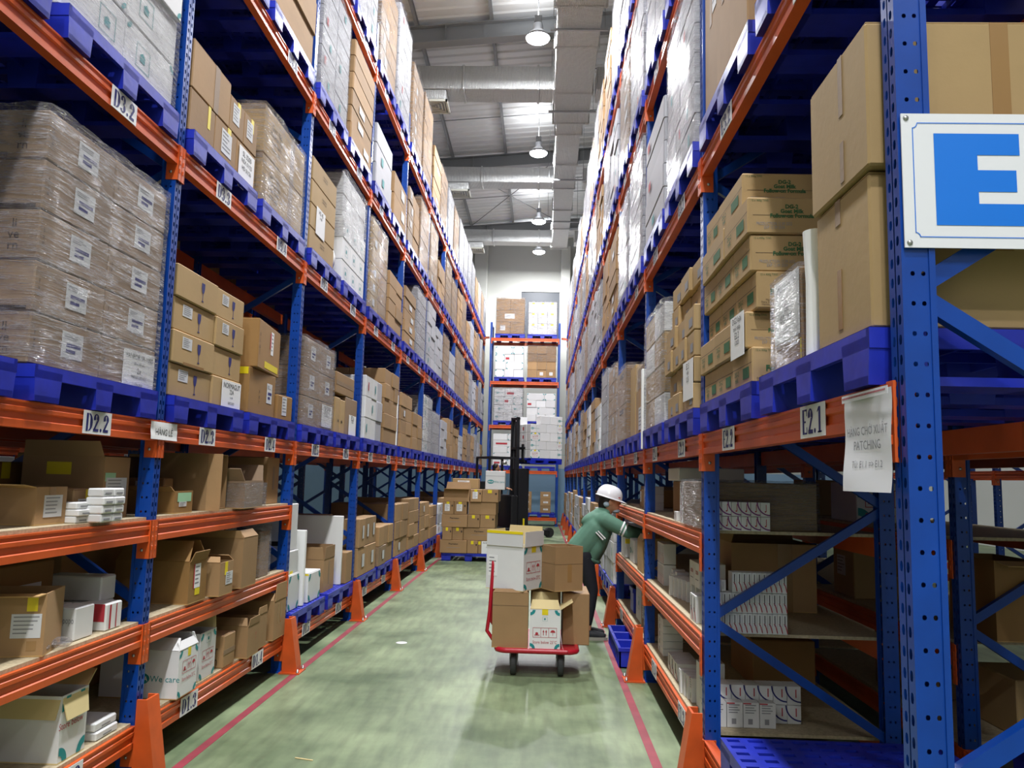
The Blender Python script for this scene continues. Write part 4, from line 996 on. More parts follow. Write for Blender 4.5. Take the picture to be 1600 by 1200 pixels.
for k in range(6):
    off = [0, -.012, .02, 0, -.015, 0][k]; setb = [.0, .06, .0, .01, .0, .14][k]
    lens = [(.34, .31, .31), (.24, .36, .36), (.33, .31, .31), (.3, .36, .3), (.42, .54, .0), (.46, .3, .0)][k]
    y = 3.36+setb
    for i, L_ in enumerate(lens):
        if not L_: continue
        for j in range(3):
            if i and j: continue
            x0 = XR+.02+off+j*.385
            f = []
            if j == 0:
                f = [('rect', '-x', .56, .22, .86, .52, 'green'), ('text', '-x', .25, .36, .05, 'DG-2\nmilk', 'green', .01, .3), ('rect', '-x', .0, .585, 1, .6, 'darkprint')]
                if (k, i) == (1, 0): f = [('note', '-x', .02, -.15, .96, 1.05, [('DG2 loại', .035), ('mới nhập', .03), ('E2.2', .03), ('5/2023', .018)])]
            if i == 0:
                f += [('text', '-y', .14, .9, .011, '12 x 400g TINS', 'green', 0), ('text', '-y', .5, .62, .085 if k in (0, 2) else .06, 'DG-2\nGoat Milk\nFollow-on Formula', 'green', .04, .82)]
                if k in (0, 2): f += [('text', '-y', .2, .16, .03, 'Manufactured by\nDairy Goat Co-operative\nHamilton, New Zealand', 'darkprint', 0, .3)]
                else: f += [('text', '-y', .3, .22, .03, 'PRODUCTION 12 09 2022\nEXP 12 09 2024', 'greyink', 0, .4), ('rect', '-y', .06, .5, .94, .51, 'darkprint')]
                if k in (3, 4): f += [('rect', '-y', .76, .58, .97, .82, 'green')]
            carton(CB, f'brown milk formula carton with green print, {stack_name(k,6)}, {["near", "middle", "far"][i]} {["front", "second", "third"][j]} column above E2.2',
                   x0, x0+.38, y+.002, y+L_-.002, Z2+k*.163, Z2+k*.163+.161, 'tan', rgd.uniform(-.02, .02), f, top='plain', group='milk formula cartons above E2.2')
        y += L_
for k in range(6):
    n3 = 3 if k % 2 else 4
    for i in range(n3):
        y0 = 4.53+i*1.0/n3; xx = XR+.01+rgd.uniform(-.02, .02)+(.05 if k > 3 else 0)
        f = [('rect', '-x', .5, .2, .85, .55, 'greyink')]
        if (k, i) == (1, 0): f = [('note', '-x', .1, -.6, .95, .95, [('E2.3', .035), ('nhập', .03), ('12/5', .03)])]
        carton(CB, f'tan carton with grey print, {stack_name(k,6)}, {ORD[i]} along the stack above E2.3', xx, xx+.45, y0, y0+1.0/n3-.004, Z2+k*.152, Z2+k*.152+.149, 'tan', rgd.uniform(-.02, .02), f, top='plain', group='tan cartons above E2.3')
for k in range(4):
    for i in range(2):
        y0 = 5.68+i*.5
        carton(CB if (k+i) % 3 else WC, f'{"tan" if (k+i) % 3 else "white"} carton under creased film, {stack_name(k,4)}, {"near" if i == 0 else "far"} column above E2.4', XR+.01, XR+.48, y0, y0+.495, Z2+k*.22, Z2+k*.22+.216, 'tan' if (k+i) % 3 else 'white', top='plain', group='mixed cartons above E2.4')
wrap(XR, XR+.6, 5.67, 6.69, Z2, Z2+.885, 'milky creased stretch film above the E2.4 sign')
fp = MB(); fp.cbox(-.02, .02, -.03, .03, 0, .52, .004); o = fp.build('foam_strip', ['foam'], None, (XR+.0, 6.74, LV[1]+.002+PAL_H)); tag(o, 'white foam strip standing by the right rack\'s third post', 'foam strip')
o.location.z = LV[1]+.003; o.scale.z = 1.3
carton(CB, 'brown carton with black and yellow warning tape, lower left above E2.5', XR+.02, XR+.55, 6.95, 7.45, Z2, Z2+.4, 'brown', feats=[('tape', '-y', .0, .28, 1, .44, 'yellow'), ('text', '-y', .5, .36, .03, '/////////////', 'ink', .02), ('label', '-x', .4, .1, .9, .6), ('rect', '-y', .55, .65, .9, .9, 'darkprint')])
carton(CB, 'brown carton under clear film, on top above E2.5', XR+.04, XR+.5, 7.0, 7.5, Z2+.405, Z2+.62, 'brown', feats=[('tape', '-x', .0, .4, 1, .6, 'kraft')])
wrap(XR+.03, XR+.52, 6.99, 7.52, Z2+.405, Z2+.63, 'clear film over the upper brown carton above E2.5')
carton(CB, 'tall brown carton with yellow tape, right part above E2.5', XR+.02, XR+.5, 7.52, 7.92, Z2, Z2+.68, 'tan', feats=[('tape', '-y', .1, .86, .9, .95, 'yellow')], top='plain')
for k in range(2):
    carton(CB, f'brown carton with dark printing under film, {["lower", "upper"][k]} of two above E2.6', XR+.0, XR+.5, 8.1, 9.06, Z2+k*.38, Z2+k*.38+.377, 'brown', feats=[('rect', '-x', .3, .75, .7, .9, 'darkprint'), ('tape', '-y', .3, .0, .5, 1, 'bag')], top='plain')
wrap(XR-.01, XR+.55, 8.08, 9.08, Z2, Z2+.765, 'glossy film round two brown cartons above E2.6')
# third beam, first bay
for i, (a, b, hh) in enumerate(((3.3, 3.62, .6), (3.63, 3.95, .86), (3.96, 4.28, 1.0))):
    carton(CB, f'brown carton with tape, {ORD[i]} of three on the third beam near the right rack end', XR+.01*i, XR+.5, a, b, Z3, Z3+hh, 'brown', feats=[('tape', '-x', .4, .5, .55, 1, 'kraft'), ('label', '-x', .6, .55, .9, .8)], top='plain', group='cartons on the third beam near the right rack end')
carton(WC, 'red and white carton on the third beam near the right rack end', XR+.02, XR+.5, 2.7, 3.12, Z3, Z3+.55, 'red', feats=[('rect', '-x', .1, .1, .9, .4, 'paper'), ('rect', '-y', .1, .1, .9, .4, 'paper')], top='plain')

# ------------------------------------------------------------------ shelf boards
BT = .018
def board(side, bay, z, nm):
    y0 = RY0[side]+bay*BAY+.02; y1 = y0+BAY-.04+.05
    mb = MB(); a, b = sorted((rack_x(side, .012), rack_x(side, RD-.01)))
    if side in 'LR':     # notched round the posts
        mb.box(a, b, y0+PW, y0+BAY-.035, z+.001, z+BT)
    else: mb.box(a, b, y0+PW, y0+BAY-.035, z+.001, z+BT)
    o = mb.build('shelf_board', ['board']); tag(o, f'particle board shelf, {nm}', 'shelf board')
for bay, bn in ((0, 'nearest bay'), (1, 'second bay')):
    for z, zn in ((SH_A, 'upper'), (SH_B, 'middle'), (LV[0], 'lowest')): board('L', bay, z, f'{zn} of three in the left rack\'s {bn}')
for bay, bn in ((1, 'second bay'), (2, 'third bay')):
    for z, zn in ((SH_A, 'upper'), (SH_B, 'middle'), (LV[0], 'lowest')):
        board('R', bay, z, f'{zn} of three in the right rack\'s {bn}'); board('F', bay, z, f'{zn} of three in the {bn} of the rack behind')
ZA, ZB, ZD = SH_A+BT+.001, SH_B+BT+.001, LV[0]+BT+.001

# ------------------------------------------------------------------ left shelves
YT = ('tape', '+x', .4, .62, .6, 1, 'yellow')
carton(CB, 'open carton with a white label, leftmost on the upper left shelf', -2.62, -2.15, 3.38, 3.60, ZA, ZA+.165, 'brown', 0, [('label', '+x', .25, .2, .85, .78), ('tape', '+x', .4, .75, .6, 1, 'tape')], 'open', [('-y', .06, 80), ('+x', .0001, 170)])
carton(CB, 'small carton with label and yellow tape behind the white box stacks', -2.5, -2.17, 3.69, 3.93, ZA, ZA+.15, 'brown', 0, [('label', '+x', .15, .2, .7, .7), YT])
for k in range(3): carton('medicine_box', f'flat white box, {["bottom", "middle", "top"][k]} of the low stack of three on the upper left shelf', -2.2+.01*(k % 2), -2.1+.012*(k % 2), 3.6, 3.74, ZA+k*.032, ZA+k*.032+.03, 'white', feats=[('rect', '+x', .2, .3, .8, .5, 'greyink')], top='plain', group='flat white boxes on the upper left shelf', cat='box')
for k in range(4):
    for i in range(2): carton('medicine_box', f'flat white box, {stack_name(k,4)}, {"left" if i == 0 else "right"} pile, taller stack, upper left shelf', -2.12+.005*k, -2.03+.004*((k*7) % 3), 3.685+i*.1, 3.68+.1+i*.1, ZA+k*.04, ZA+k*.04+.038, 'white', feats=[('rect', '+x', .2, .3, .8, .5, 'greyink')], top='plain', group='flat white boxes in the taller stack', cat='box')
carton(CB, 'tall carton with green and white stickers beside the left rack\'s second post', -2.6, -2.18, 3.95, 4.2, ZA, ZA+.31, 'brown', 0, [('label', '+x', .1, .33, .9, .66), ('rect', '+x', .05, .6, .45, .74, 'greennote'), ('label', '+x', .25, .06, .7, .28), ('tape', '-y', .3, .7, .6, .9, 'yellow')], 'open', [('-y', .08, 15)])
carton(CB, 'long low carton with yellow tape at the back of the upper left shelf', -3.0, -2.66, 3.3, 3.75, ZA, ZA+.26, 'brown', 0, [('tape', '+x', .3, .7, .5, 1, 'yellow')])
carton(CB, 'dark long carton at the back, right part of the upper left shelf', -3.0, -2.68, 3.78, 4.22, ZA, ZA+.27, 'brown2', 0, [('tape', '+x', .3, .7, .45, 1, 'yellow')])
carton(CB, 'small carton with a pale green note on the upper left shelf', -2.4, -2.1, 4.58, 4.82, ZA, ZA+.13, 'brown2', 0, [('rect', '+x', .15, .52, .9, .92, 'greennote'), ('label', '+x', .25, .3, .65, .52)], 'open', [('-y', .03, 30)])
mb = MB(); mb.cbox(-.05, .05, -.004, .004, 0, .05, .001); fr = Frame((-.05,-.004,0),(1,0,0),(0,0,1)); fr.text(mb, 'K6', .05, .025, .034, 1, .03, .08)
o = mb.build('shelf_tag', ['orangenote', 'ink'], None, (-2.25, 4.56, ZA)); tag(o, 'orange card reading K6 leaning on a small carton', 'card')
carton(CB, 'folded brown and white cardboard behind the small carton with green note', -2.6, -2.3, 4.86, 4.98, ZA, ZA+.2, 'brown', feats=[('rect', '-y', .4, .45, .9, .9, 'paper')], top='plain')
# tall carton lying open towards the aisle
o = empty(CB, (-2.31, 5.2, ZA)); tag(o, 'tall open carton with its dark opening towards the aisle, upper left shelf', 'carton')
mb = MB(); t = .007; W_, D_, H_ = .4, .32, .36
mb.box(-W_/2, W_/2, -D_/2, -D_/2+t, 0, H_); mb.box(-W_/2, W_/2, D_/2-t, D_/2, 0, H_); mb.box(-W_/2, W_/2, -D_/2+t, D_/2-t, 0, t); mb.box(-W_/2, W_/2, -D_/2+t, D_/2-t, H_-t, H_); mb.box(-W_/2, -W_/2+t, -D_/2+t, D_/2-t, t, H_-t)
mb.build('body', ['brown'], o); mb = MB(); mb.box(W_/2, W_/2+.09, -D_/2, -D_/2+t, 0, H_); mb.build('flap', ['brown'], o)
carton(CB, 'open carton wrapped in shiny film on the upper left shelf', -2.36, -2.02, 5.42, 5.85, ZA, ZA+.19, 'kraft', .06, [('label', '-y', .05, .2, .3, .7)], 'open', [('+y', .12, 20), ('-x', .1, 20), ('-y', .1, 35)])
wrap(-2.37, -2.01, 5.41, 5.86, ZA, ZA+.17, 'shiny film around the open carton on the upper left shelf')
carton(CB, 'tall plain carton at the right end of the upper left shelf', -2.58, -2.15, 6.28, 6.56, ZA, ZA+.37, 'brown', 0, [('tape', '+x', .45, .3, .6, .8, 'kraft')], 'plain')
carton(CB, 'dark wide carton at the back of the upper left shelf, second bay', -3.0, -2.66, 4.5, 5.6, ZA, ZA+.33, 'brown', top='plain')
carton(CB, 'dark carton at the back right end of the upper left shelf', -3.0, -2.66, 5.75, 6.5, ZA, ZA+.36, 'brown', top='plain')
# middle shelf
carton(CB, 'open carton with a printed label and yellow tape, left on the middle left shelf', -2.56, -2.1, 3.33, 3.58, ZB, ZB+.26, 'brown', .28, [('label', '-y', .72, .3, .97, .68), ('tape', '-y', .84, .72, .93, .95, 'yellow'), ('tape', '-y', .86, .1, .94, .25)], 'open', [('-y', .05, 95), ('-x', .1, 30)])
rg2 = random.Random(3)
for i in range(5): carton('medicine_box', f'thin white booklet box, {ORD[i]} of the upright row on the middle left shelf', -2.40+i*.035, -2.40+i*.035+.032, 3.71, 3.86, ZB, ZB+.15, 'white', feats=[('rect', '-y', .3, .55, .7, .7, 'greyink')], top='plain', group='thin white booklet boxes', cat='box')
carton('medicine_box', 'white box with scribbled print ending the row on the middle left shelf', -2.22, -2.12, 3.7, 3.86, ZB, ZB+.15, 'white', feats=[('text', '-y', .5, .6, .04, 'dpopopo', 'greyink', 0)], top='plain', cat='box')
carton('medicine_box', 'white box with a pink faded front on the middle left shelf', -2.26, -2.11, 3.95, 4.1, ZB, ZB+.13, 'white', feats=[('rect', '-y', .0, .35, .95, 1, 'redink'), ('rect', '+x', .2, .05, .3, .95, 'redink'), ('rect', '+x', .6, .05, .66, .95, 'redink')], top='plain', cat='box')
bm = MB(); 
for q, (dx, dy, r) in enumerate(((0, 0, .05), (.05, .06, .04), (.02, -.07, .045))): bm.ball((dx, dy, r*.55), (r*1.2, r*1.4, r*.6), 12, 7)
o = bm.build('plastic_wrapper', ['film'], None, (-2.16, 3.52, ZB)); tag(o, 'crumpled clear plastic wrapper at the edge of the middle left shelf', 'plastic')
carton(CB, 'dim carton with a label at the back of the middle left shelf', -2.95, -2.45, 3.55, 4.05, ZB, ZB+.33, 'brown2', feats=[('label', '+x', .4, .3, .8, .7)], top='plain')
for k in range(2): carton(WC, f'grey-white carton, {["lower", "upper"][k]} of two beside the brace on the middle left shelf', -2.5, -2.2, 4.05, 4.19, ZB+k*.125, ZB+k*.125+.122, 'white', top='plain')
carton(CB, 'ochre carton with half open top flaps on the middle left shelf', -2.52, -2.07, 4.78, 5.03, ZB, ZB+.25, 'brown2', 0, [('label', '+x', .3, .35, .62, .92, 'paper'), ('rect', '+x', .24, .35, .3, .92, 'redink'), ('tape', '+x', .36, .18, .62, .34, 'yellow')], 'open', [('-y', .14, -35), ('+y', .14, -35), ('+x', .06, 20)])
carton(CB, 'small carton with yellow tape and label at the shelf edge beside the ochre one', -2.24, -2.02, 5.12, 5.34, ZB, ZB+.21, 'brown', 0, [('label', '+x', .45, .3, .95, .68), ('tape', '+x', .35, .6, .55, 1, 'yellow')], 'open', [('-y', .05, -50), ('+y', .05, -50)])
carton(CB, 'large pale carton leaning out over the middle left shelf', -2.62, -2.02, 5.5, 5.78, ZB, ZB+.34, 'brown', 0, [], 'open', [('+x', .06, -40), ('-y', .05, 10)])
carton(CB, 'wrapped greyish carton at the right end of the middle left shelf', -2.36, -2.1, 6.05, 6.28, ZB, ZB+.34, 'kraft', top='plain')
wrap(-2.37, -2.095, 6.04, 6.29, ZB, ZB+.38, 'loose film over the greyish carton on the middle left shelf')
carton(CB, 'dim long carton behind the ochre carton on the middle left shelf', -3.0, -2.68, 4.5, 5.4, ZB, ZB+.36, 'brown', top='plain')
carton(WC, 'white carton standing behind the film at the middle left shelf end', -2.9, -2.45, 5.95, 6.5, ZB, ZB+.42, 'white', top='plain')
# lowest shelf
carton(WC, 'open white carton with cream flaps hanging down, lowest left shelf', -2.52, -2.1, 3.62, 3.83, ZD, ZD+.29, 'white', 0, [('corners', '+x', .3), ('text', '+x', .4, .55, .03, 'Store below', 'redink', 0)], 'open', [('-y', .1, 172), ('+x', .11, 168), ('-x', .12, 100), ('+y', .11, 60)], inner='flapcream')
carton(CB, 'small open carton at the photo corner of the lowest left shelf', -2.65, -2.4, 3.3, 3.5, ZD, ZD+.14, 'brown', 0, [], 'open', [('+x', .06, 60)])
carton(WC, 'large dim white carton at the back of the lowest left shelf', -3.0, -2.5, 3.75, 4.18, ZD, ZD+.42, 'white', feats=[('corners', '-y', .15)], top='plain')
for k in range(2): carton('medicine_box', f'flat white box, {["lower", "upper"][k]} of two at the edge of the lowest left shelf', -2.34+.02*k, -2.1-.01*k, 3.93, 4.13, ZD+k*.042, ZD+k*.042+.04, 'white', feats=[('rect', '+x', .3, .3, .7, .45, 'greyink')], top='plain', cat='box')
carton(WC, 'white carton printed We care, lowest left shelf beside the post guard', -2.5, -2.045, 4.665, 4.92, ZD, ZD+.27, 'white', 0, [('logo', '-y', .52, .42, .055), ('corners', '+x', .15), ('picto', '+x', .55, .62, .7), ('tape', '+x', .45, .82, .6, 1, 'yellow')], 'open', [('-y', .08, -40), ('+x', .05, -30), ('+y', .07, -20)])
carton(WC, 'tall white carton with a raised flap on the lowest left shelf', -2.36, -2.09, 5.06, 5.3, ZD, ZD+.29, 'white', 0, [('corners', '+x', .17), ('picto', '+x', .5, .5, .7), ('dots', '+x', .5, .85, .03)], 'open', [('+y', .14, 5), ('-x', .14, 0)], inner='flapcream')
carton(CB, 'narrow taped carton with dark side print on the lowest left shelf', -2.36, -2.08, 5.42, 5.62, ZD, ZD+.21, 'brown', 0, [('text', '-y', .8, .4, .13, 'fr\nin', 'darkprint', .0, .12), ('tape', '+x', .0, .4, 1, .55, 'kraft')], 'plain')
carton(CB, 'open brown carton in the middle of the lowest left shelf', -2.42, -2.03, 5.72, 5.95, ZD, ZD+.22, 'brown', 0, [('text', '+x', .7, .6, .05, 'E\nr', 'redink', 0)], 'open', [('-y', .06, -30), ('+x', .05, 5)])
carton(CB, 'narrow open carton beside the large one on the lowest left shelf', -2.5, -2.06, 6.0, 6.2, ZD, ZD+.25, 'brown', 0, [], 'open', [('+x', .05, 0)])
carton(CB, 'large brown carton with an upright flap, right end of the lowest left shelf', -2.5, -2.05, 6.33, 6.62, ZD, ZD+.3, 'brown', 0, [('tape', '+x', .55, .4, .62, .9, 'tape'), ('tape', '+x', .3, .4, .36, .9, 'tape')], 'open', [('+x', .13, 2), ('-y', .08, -50)])
carton(CB, 'dim carton at the back of the lowest left shelf, second bay', -3.0, -2.66, 4.6, 5.5, ZD, ZD+.34, 'brown', top='plain')

# left rack, bottom beam: pallets with signs D1.5 and D1.6
ZP = LV[0]+PAL_H+.003
carton(WC, 'white carton printed We care, lowest of the stack above sign D1.5', -2.6, -2.1, 6.82, 7.12, ZP, ZP+.3, 'white', 0, [('logo', '-y', .5, .5, .06), ('corners', '+x', .2)])
carton(WC, 'greyish white carton lying on the We care carton above D1.5', -2.6, -2.12, 6.84, 7.12, ZP+.304, ZP+.5, 'white', 0, [('tape', '+x', .2, .0, .5, .12, 'yellow')], 'plain')
carton(WC, 'upper white carton with a yellow tape edge above D1.5', -2.56, -2.14, 6.86, 7.12, ZP+.504, ZP+.9, 'white', 0, [('tape', '-y', .0, .93, 1, 1, 'yellow'), ('rect', '-y', .3, .1, .95, .2, 'ink')], 'plain')
mb = MB(); mb.cbox(-.22, .22, -.025, .025, 0, .66, .004); o = mb.build('foam_sheet', ['foam'], None, (-2.3, 7.2, ZP)); tag(o, 'narrow white foam sheet standing beside the We care carton', 'foam sheet')
mb = MB(); mb.cbox(-.36, .36, -.025, .025, 0, .72, .004); o = mb.build('foam_sheet', ['foam'], None, (-2.46, 8.62, ZP), .02); tag(o, 'wide white foam board standing behind the open brown carton, left rack', 'foam sheet')
carton(WC, 'small white carton with red symbols and yellow tape above D1.5', -2.42, -2.08, 7.34, 7.74, ZP, ZP+.26, 'white', 0, [('picto', '-y', .3, .62, .42), ('corners', '+x', .25), ('tape', '-y', .0, .93, 1, .995, 'yellow')])
carton(CB, 'open brown carton in front of the wide foam board above D1.6', -2.75, -2.12, 8.0, 8.4, ZP, ZP+.32, 'brown', 0, [('tape', '+x', .45, .2, .55, .9, 'kraft')], 'open', [('-y', .12, 3), ('+x', .12, 2), ('+y', .12, 0)])
carton(CB, 'brown carton on the right of the wide foam board above D1.6', -2.5, -2.06, 8.68, 8.95, ZP, ZP+.33, 'brown', top='plain')
carton(CB, 'tall brown carton behind the wide foam board', -3.0, -2.3, 8.68, 8.95, ZP+.335, ZP+.72, 'brown', top='plain')

# ------------------------------------------------------------------ right shelves
def med(label, x0, x1, y0, y1, z0, z1, face, style, group, rz=0):
    w_, d_, h_ = x1-x0, y1-y0, z1-z0
    mb = MB(); mb.cbox(-w_/2, w_/2, -d_/2, d_/2, 0, h_, .0012)
    o = mb.build('medicine_box', ['white'], None, ((x0+x1)/2, (y0+y1)/2, z0), rz); tag(o, label, 'box', group)
    N_OF['medicine_box'] = N_OF.get('medicine_box', 0)+1
    q = MB(); fr, fw, fh = box_frame(face, w_, d_, h_)
    if style == 'curve':        # red curve across the lower half and a dark line of text
        n = 6; P_ = [(fw*(.15+.75*i/n), fh*(.52-.46*(i/n)**2)) for i in range(n+1)]
        for i in range(n): fr.poly(q, [P_[i], P_[i+1], (P_[i+1][0]+fw*.2, P_[i+1][1]), (P_[i][0]+fw*.2, P_[i][1])][::-1], 0, .0008)
        fr.rect(q, fw*.42, fh*.5, fw*.58, fh*.92, 1, .0008); fr.ring(q, fw*.5, fh*.44, 0, fw*.13, 0, 2*PI, 2, .0008, 6)
    elif style == 'arc':        # wide purple arc
        fr.ring(q, fw*1.0, fh*1.0, fh*.86, fh*.95, PI, 1.5*PI, 3, .0008, 7); fr.rect(q, fw*.55, fh*.35, fw*.62, fh*.85, 0, .0008); fr.ring(q, fw*.5, fh*.35, 0, fw*.09, 0, 2*PI, 0, .0008, 6)
    elif style == 'blue':
        fr.ring(q, fw*1.0, fh*1.0, fh*.8, fh*.88, PI, 1.5*PI, 2, .0008, 7); fr.rect(q, fw*.6, fh*.4, fw*.68, fh*.85, 0, .0008)
    elif style == 'code':
        for i in range(4): fr.rect(q, fw*.12, fh*(.88-.1*i), fw*(.8-.12*(i % 2)), fh*(.92-.1*i), 4, .0008)
        fr.rect(q, fw*.3, fh*.14, fw*.58, fh*.36, 4, .0008); fr.rect(q, fw*.0, fh*.94, fw*.5, fh*.99, 0, .0008)
    elif style == 'line':
        fr.rect(q, fw*.3, fh*.2, fw*.42, fh*.85, 4, .0008)
    else:
        fr.text(q, 'OCIN', fw*.5, fh*.6, fh*.16, 0, .02, fw*.7, d=.0008); fr.rect(q, fw*.2, fh*.3, fw*.8, fh*.34, 4, .0008)
    q.build('printed_pattern', ['redink', 'ink', 'navy', 'purple', 'greyink'], o)
    return o
gA, gB, gD = 'white medicine boxes on the upper right shelf', 'white medicine boxes on the middle right shelf', 'white medicine boxes on the lowest right shelf'
rm = random.Random(11)
for k in range(2):
    for i in range(6): med(f'purple-arced white box, {["lower", "upper"][k]} row, {ORD[i]} from the post, upper right shelf', .935+i*.052, .935+i*.052+.05, 4.415, 4.47, ZA+k*.078, ZA+k*.078+.076, '-y', 'arc', gA)
carton(CB, 'large greyish carton under clear film on the upper right shelf', .885, 1.52, 4.48, 5.02, ZA, ZA+.26, 'kraft', top='plain')
wrap(.88, 1.525, 4.475, 5.03, ZA, ZA+.265, 'clear film around the large greyish carton on the upper right shelf')
for k in range(3): med(f'white box with red marks, {["bottom", "middle", "top"][k]} of the stack beside the large greyish carton', .9, .97, 5.12+.0*k, 5.22, ZA+k*.085, ZA+k*.085+.083, '-x', 'arc' if k < 2 else 'curve', gA)
med('small white box left of the stack on the upper right shelf', .9, .96, 5.34, 5.44, ZA, ZA+.06, '-x', 'line', gA)
carton(CB, 'brown carton at the far end of the upper right shelf, second bay', 1.05, 1.5, 5.95, 6.4, ZA, ZA+.26, 'brown2', top='plain')
carton(WC, 'grey-white flat carton lying on the brown one, upper right shelf', 1.02, 1.5, 5.97, 6.45, ZA+.263, ZA+.36, 'white', top='plain')
for k in range(3):
    for i in range(16):
        if k == 2 and i < 5: continue
        med(f'red-curved white box, {["bottom", "middle", "top"][k]} row, {ORD[i]} from the post, middle right shelf', .91+i*.0265, .91+i*.0265+.0255, 4.43, 4.52, ZB+k*.107, ZB+k*.107+.105, '-y', 'curve', gB)
for i in range(3): med(f'narrow white box standing on the lower rows, {ORD[i]} from the post, middle right shelf', .935+i*.028, .96+i*.028, 4.46, 4.52, ZB+.2145, ZB+.275, '-y', 'line', gB)
carton(CB, 'big plain brown carton behind the medicine boxes on the middle right shelf', 1.22, 1.75, 5.2, 5.65, ZB, ZB+.42, 'brown', 0, [('tape', '-y', .55, .0, .72, 1)], 'open', [('-x', .1, -20), ('+y', .1, 10)])
for k in range(2):
    for i in range(5): med(f'red-curved white box, {["lower", "upper"][k]} row, {ORD[i]} of the far group, middle right shelf', .965, 1.06, 6.32+i*.065, 6.32+i*.065+.062, ZB+k*.16+.0, ZB+k*.16+.155, '-x', 'curve', gB)
for i in range(4): med(f'white box with red print, {ORD[i]} in the second group on the middle right shelf', .99+.02*(i % 2), 1.1, 5.9+i*.085, 5.9+i*.085+.08, ZB, ZB+.12+.02*(i % 2), '-x', 'line' if i % 2 else 'curve', gB)
for i in range(9): med(f'thin white box, {ORD[i]} of the slanting row on the middle right shelf', .93+.016*i, 1.06+.012*i, 5.8-i*.075, 5.8-i*.075+.05, ZB, ZB+.135, '-x', 'line', gB)
for i in range(2): med(f'white box lettered in red above the slanting row, {["near", "far"][i]} of two', 1.0, 1.16, 5.1+i*.17, 5.26+i*.17, ZB+.137, ZB+.29, '-x', 'word', gB)
for i in range(2): med(f'white box with two red curves at the shelf edge, {["near", "far"][i]} of two', .9, 1.0, 4.7+i*.09, 4.785+i*.09, ZB, ZB+.15, '-x', 'curve', gB)
for i in range(4): med(f'white box with printed back, front row, {ORD[i]} from the post, lowest right shelf', .945+i*.088, .945+i*.088+.085, 4.53, 4.6, ZD, ZD+.13, '-y', 'code', gD)
for k in range(2):
    for i in range(7): med(f'blue-arced white box, {["lower", "upper"][k]} back row, {ORD[i]} from the post, lowest right shelf', .93+i*.076, .93+i*.076+.074, 4.63, 4.75, ZD+k*.1, ZD+k*.1+.098, '-y', 'blue', gD)
for i in range(2): med(f'white box with red curves on the back row, {["left", "right"][i]} of two, lowest right shelf', .95+i*.075, 1.02+i*.075, 4.85, 4.95, ZD+.0+.0, ZD+.26, '-y', 'curve', gD)
for i in range(4): med(f'small white box, {ORD[i]} of the leaning row on the lowest right shelf', .9+.01*i, 1.02, 5.2-.07*i, 5.26-.07*i, ZD, ZD+.14, '-x', 'code' if i == 3 else 'line', gD)
for i in range(3): med(f'red-curved white box, {ORD[i]} of three in the middle of the lowest right shelf', .93, 1.08, 5.5+.13*i, 5.62+.13*i, ZD, ZD+.11, '-x', 'curve', gD)
for k in range(5): med(f'flat white box, {stack_name(k,5)} of the far stack on the lowest right shelf', .95, 1.1, 6.25, 6.5, ZD+k*.055, ZD+k*.055+.053, '-x', 'line', gD)
# third bay of the right rack
carton(CB, 'grey cardboard carton beside the leaning worker on the upper shelf', 1.1, 1.45, 8.4, 8.85, ZA, ZA+.2, 'kraft', top='plain')
carton(CB, 'brown carton in the middle of the upper shelf past the third post', 1.0, 1.35, 7.8, 8.1, ZA, ZA+.17, 'brown2', feats=[('label', '-x', .1, .3, .4, .9)], top='plain')
for k in range(3): med(f'white box, {["bottom", "middle", "top"][k]} of the stack beside the third post on the upper shelf', .95, 1.1, 7.2, 7.4, ZA+k*.07, ZA+k*.07+.068, '-x', 'line', gA)
carton(CB, 'tan open carton with a yellow flap beside the third post, middle shelf', .9, 1.2, 7.1, 7.45, ZB, ZB+.27, 'tan', 0, [], 'open', [('-y', .08, 60), ('-x', .06, -30)])
carton(WC, 'white carton with a teal oval on the middle shelf below the worker\'s hands', .92, 1.25, 7.9, 8.25, ZB, ZB+.22, 'white', feats=[('logo', '-x', .25, .5, .05)])
carton(WC, 'white carton with yellow tape at the far end of the middle shelf', .9, 1.2, 8.5, 8.9, ZB, ZB+.24, 'white', feats=[('tape', '-y', .0, .6, .5, .8, 'yellow')])
carton(CB, 'tall narrow brown carton by the third post on the lowest shelf', .92, 1.2, 7.05, 7.3, ZD, ZD+.4, 'brown', feats=[('label', '-x', .3, .3, .6, .6)], top='plain')
carton(WC, 'white carton in the middle of the lowest shelf, third bay', .95, 1.3, 7.5, 7.95, ZD, ZD+.34, 'white', feats=[('dots', '-x', .5, .5, .06)], top='plain')
mb = MB(); mb.cbox(-.2, .2, -.14, .14, 0, .24, .01); mb.box(-.21, .21, -.15, .15, .2, .24); o = mb.build('plastic_crate', ['pallet'], None, (1.15, 8.3, ZD)); tag(o, 'blue crate standing on the lowest shelf in the third bay', 'crate')
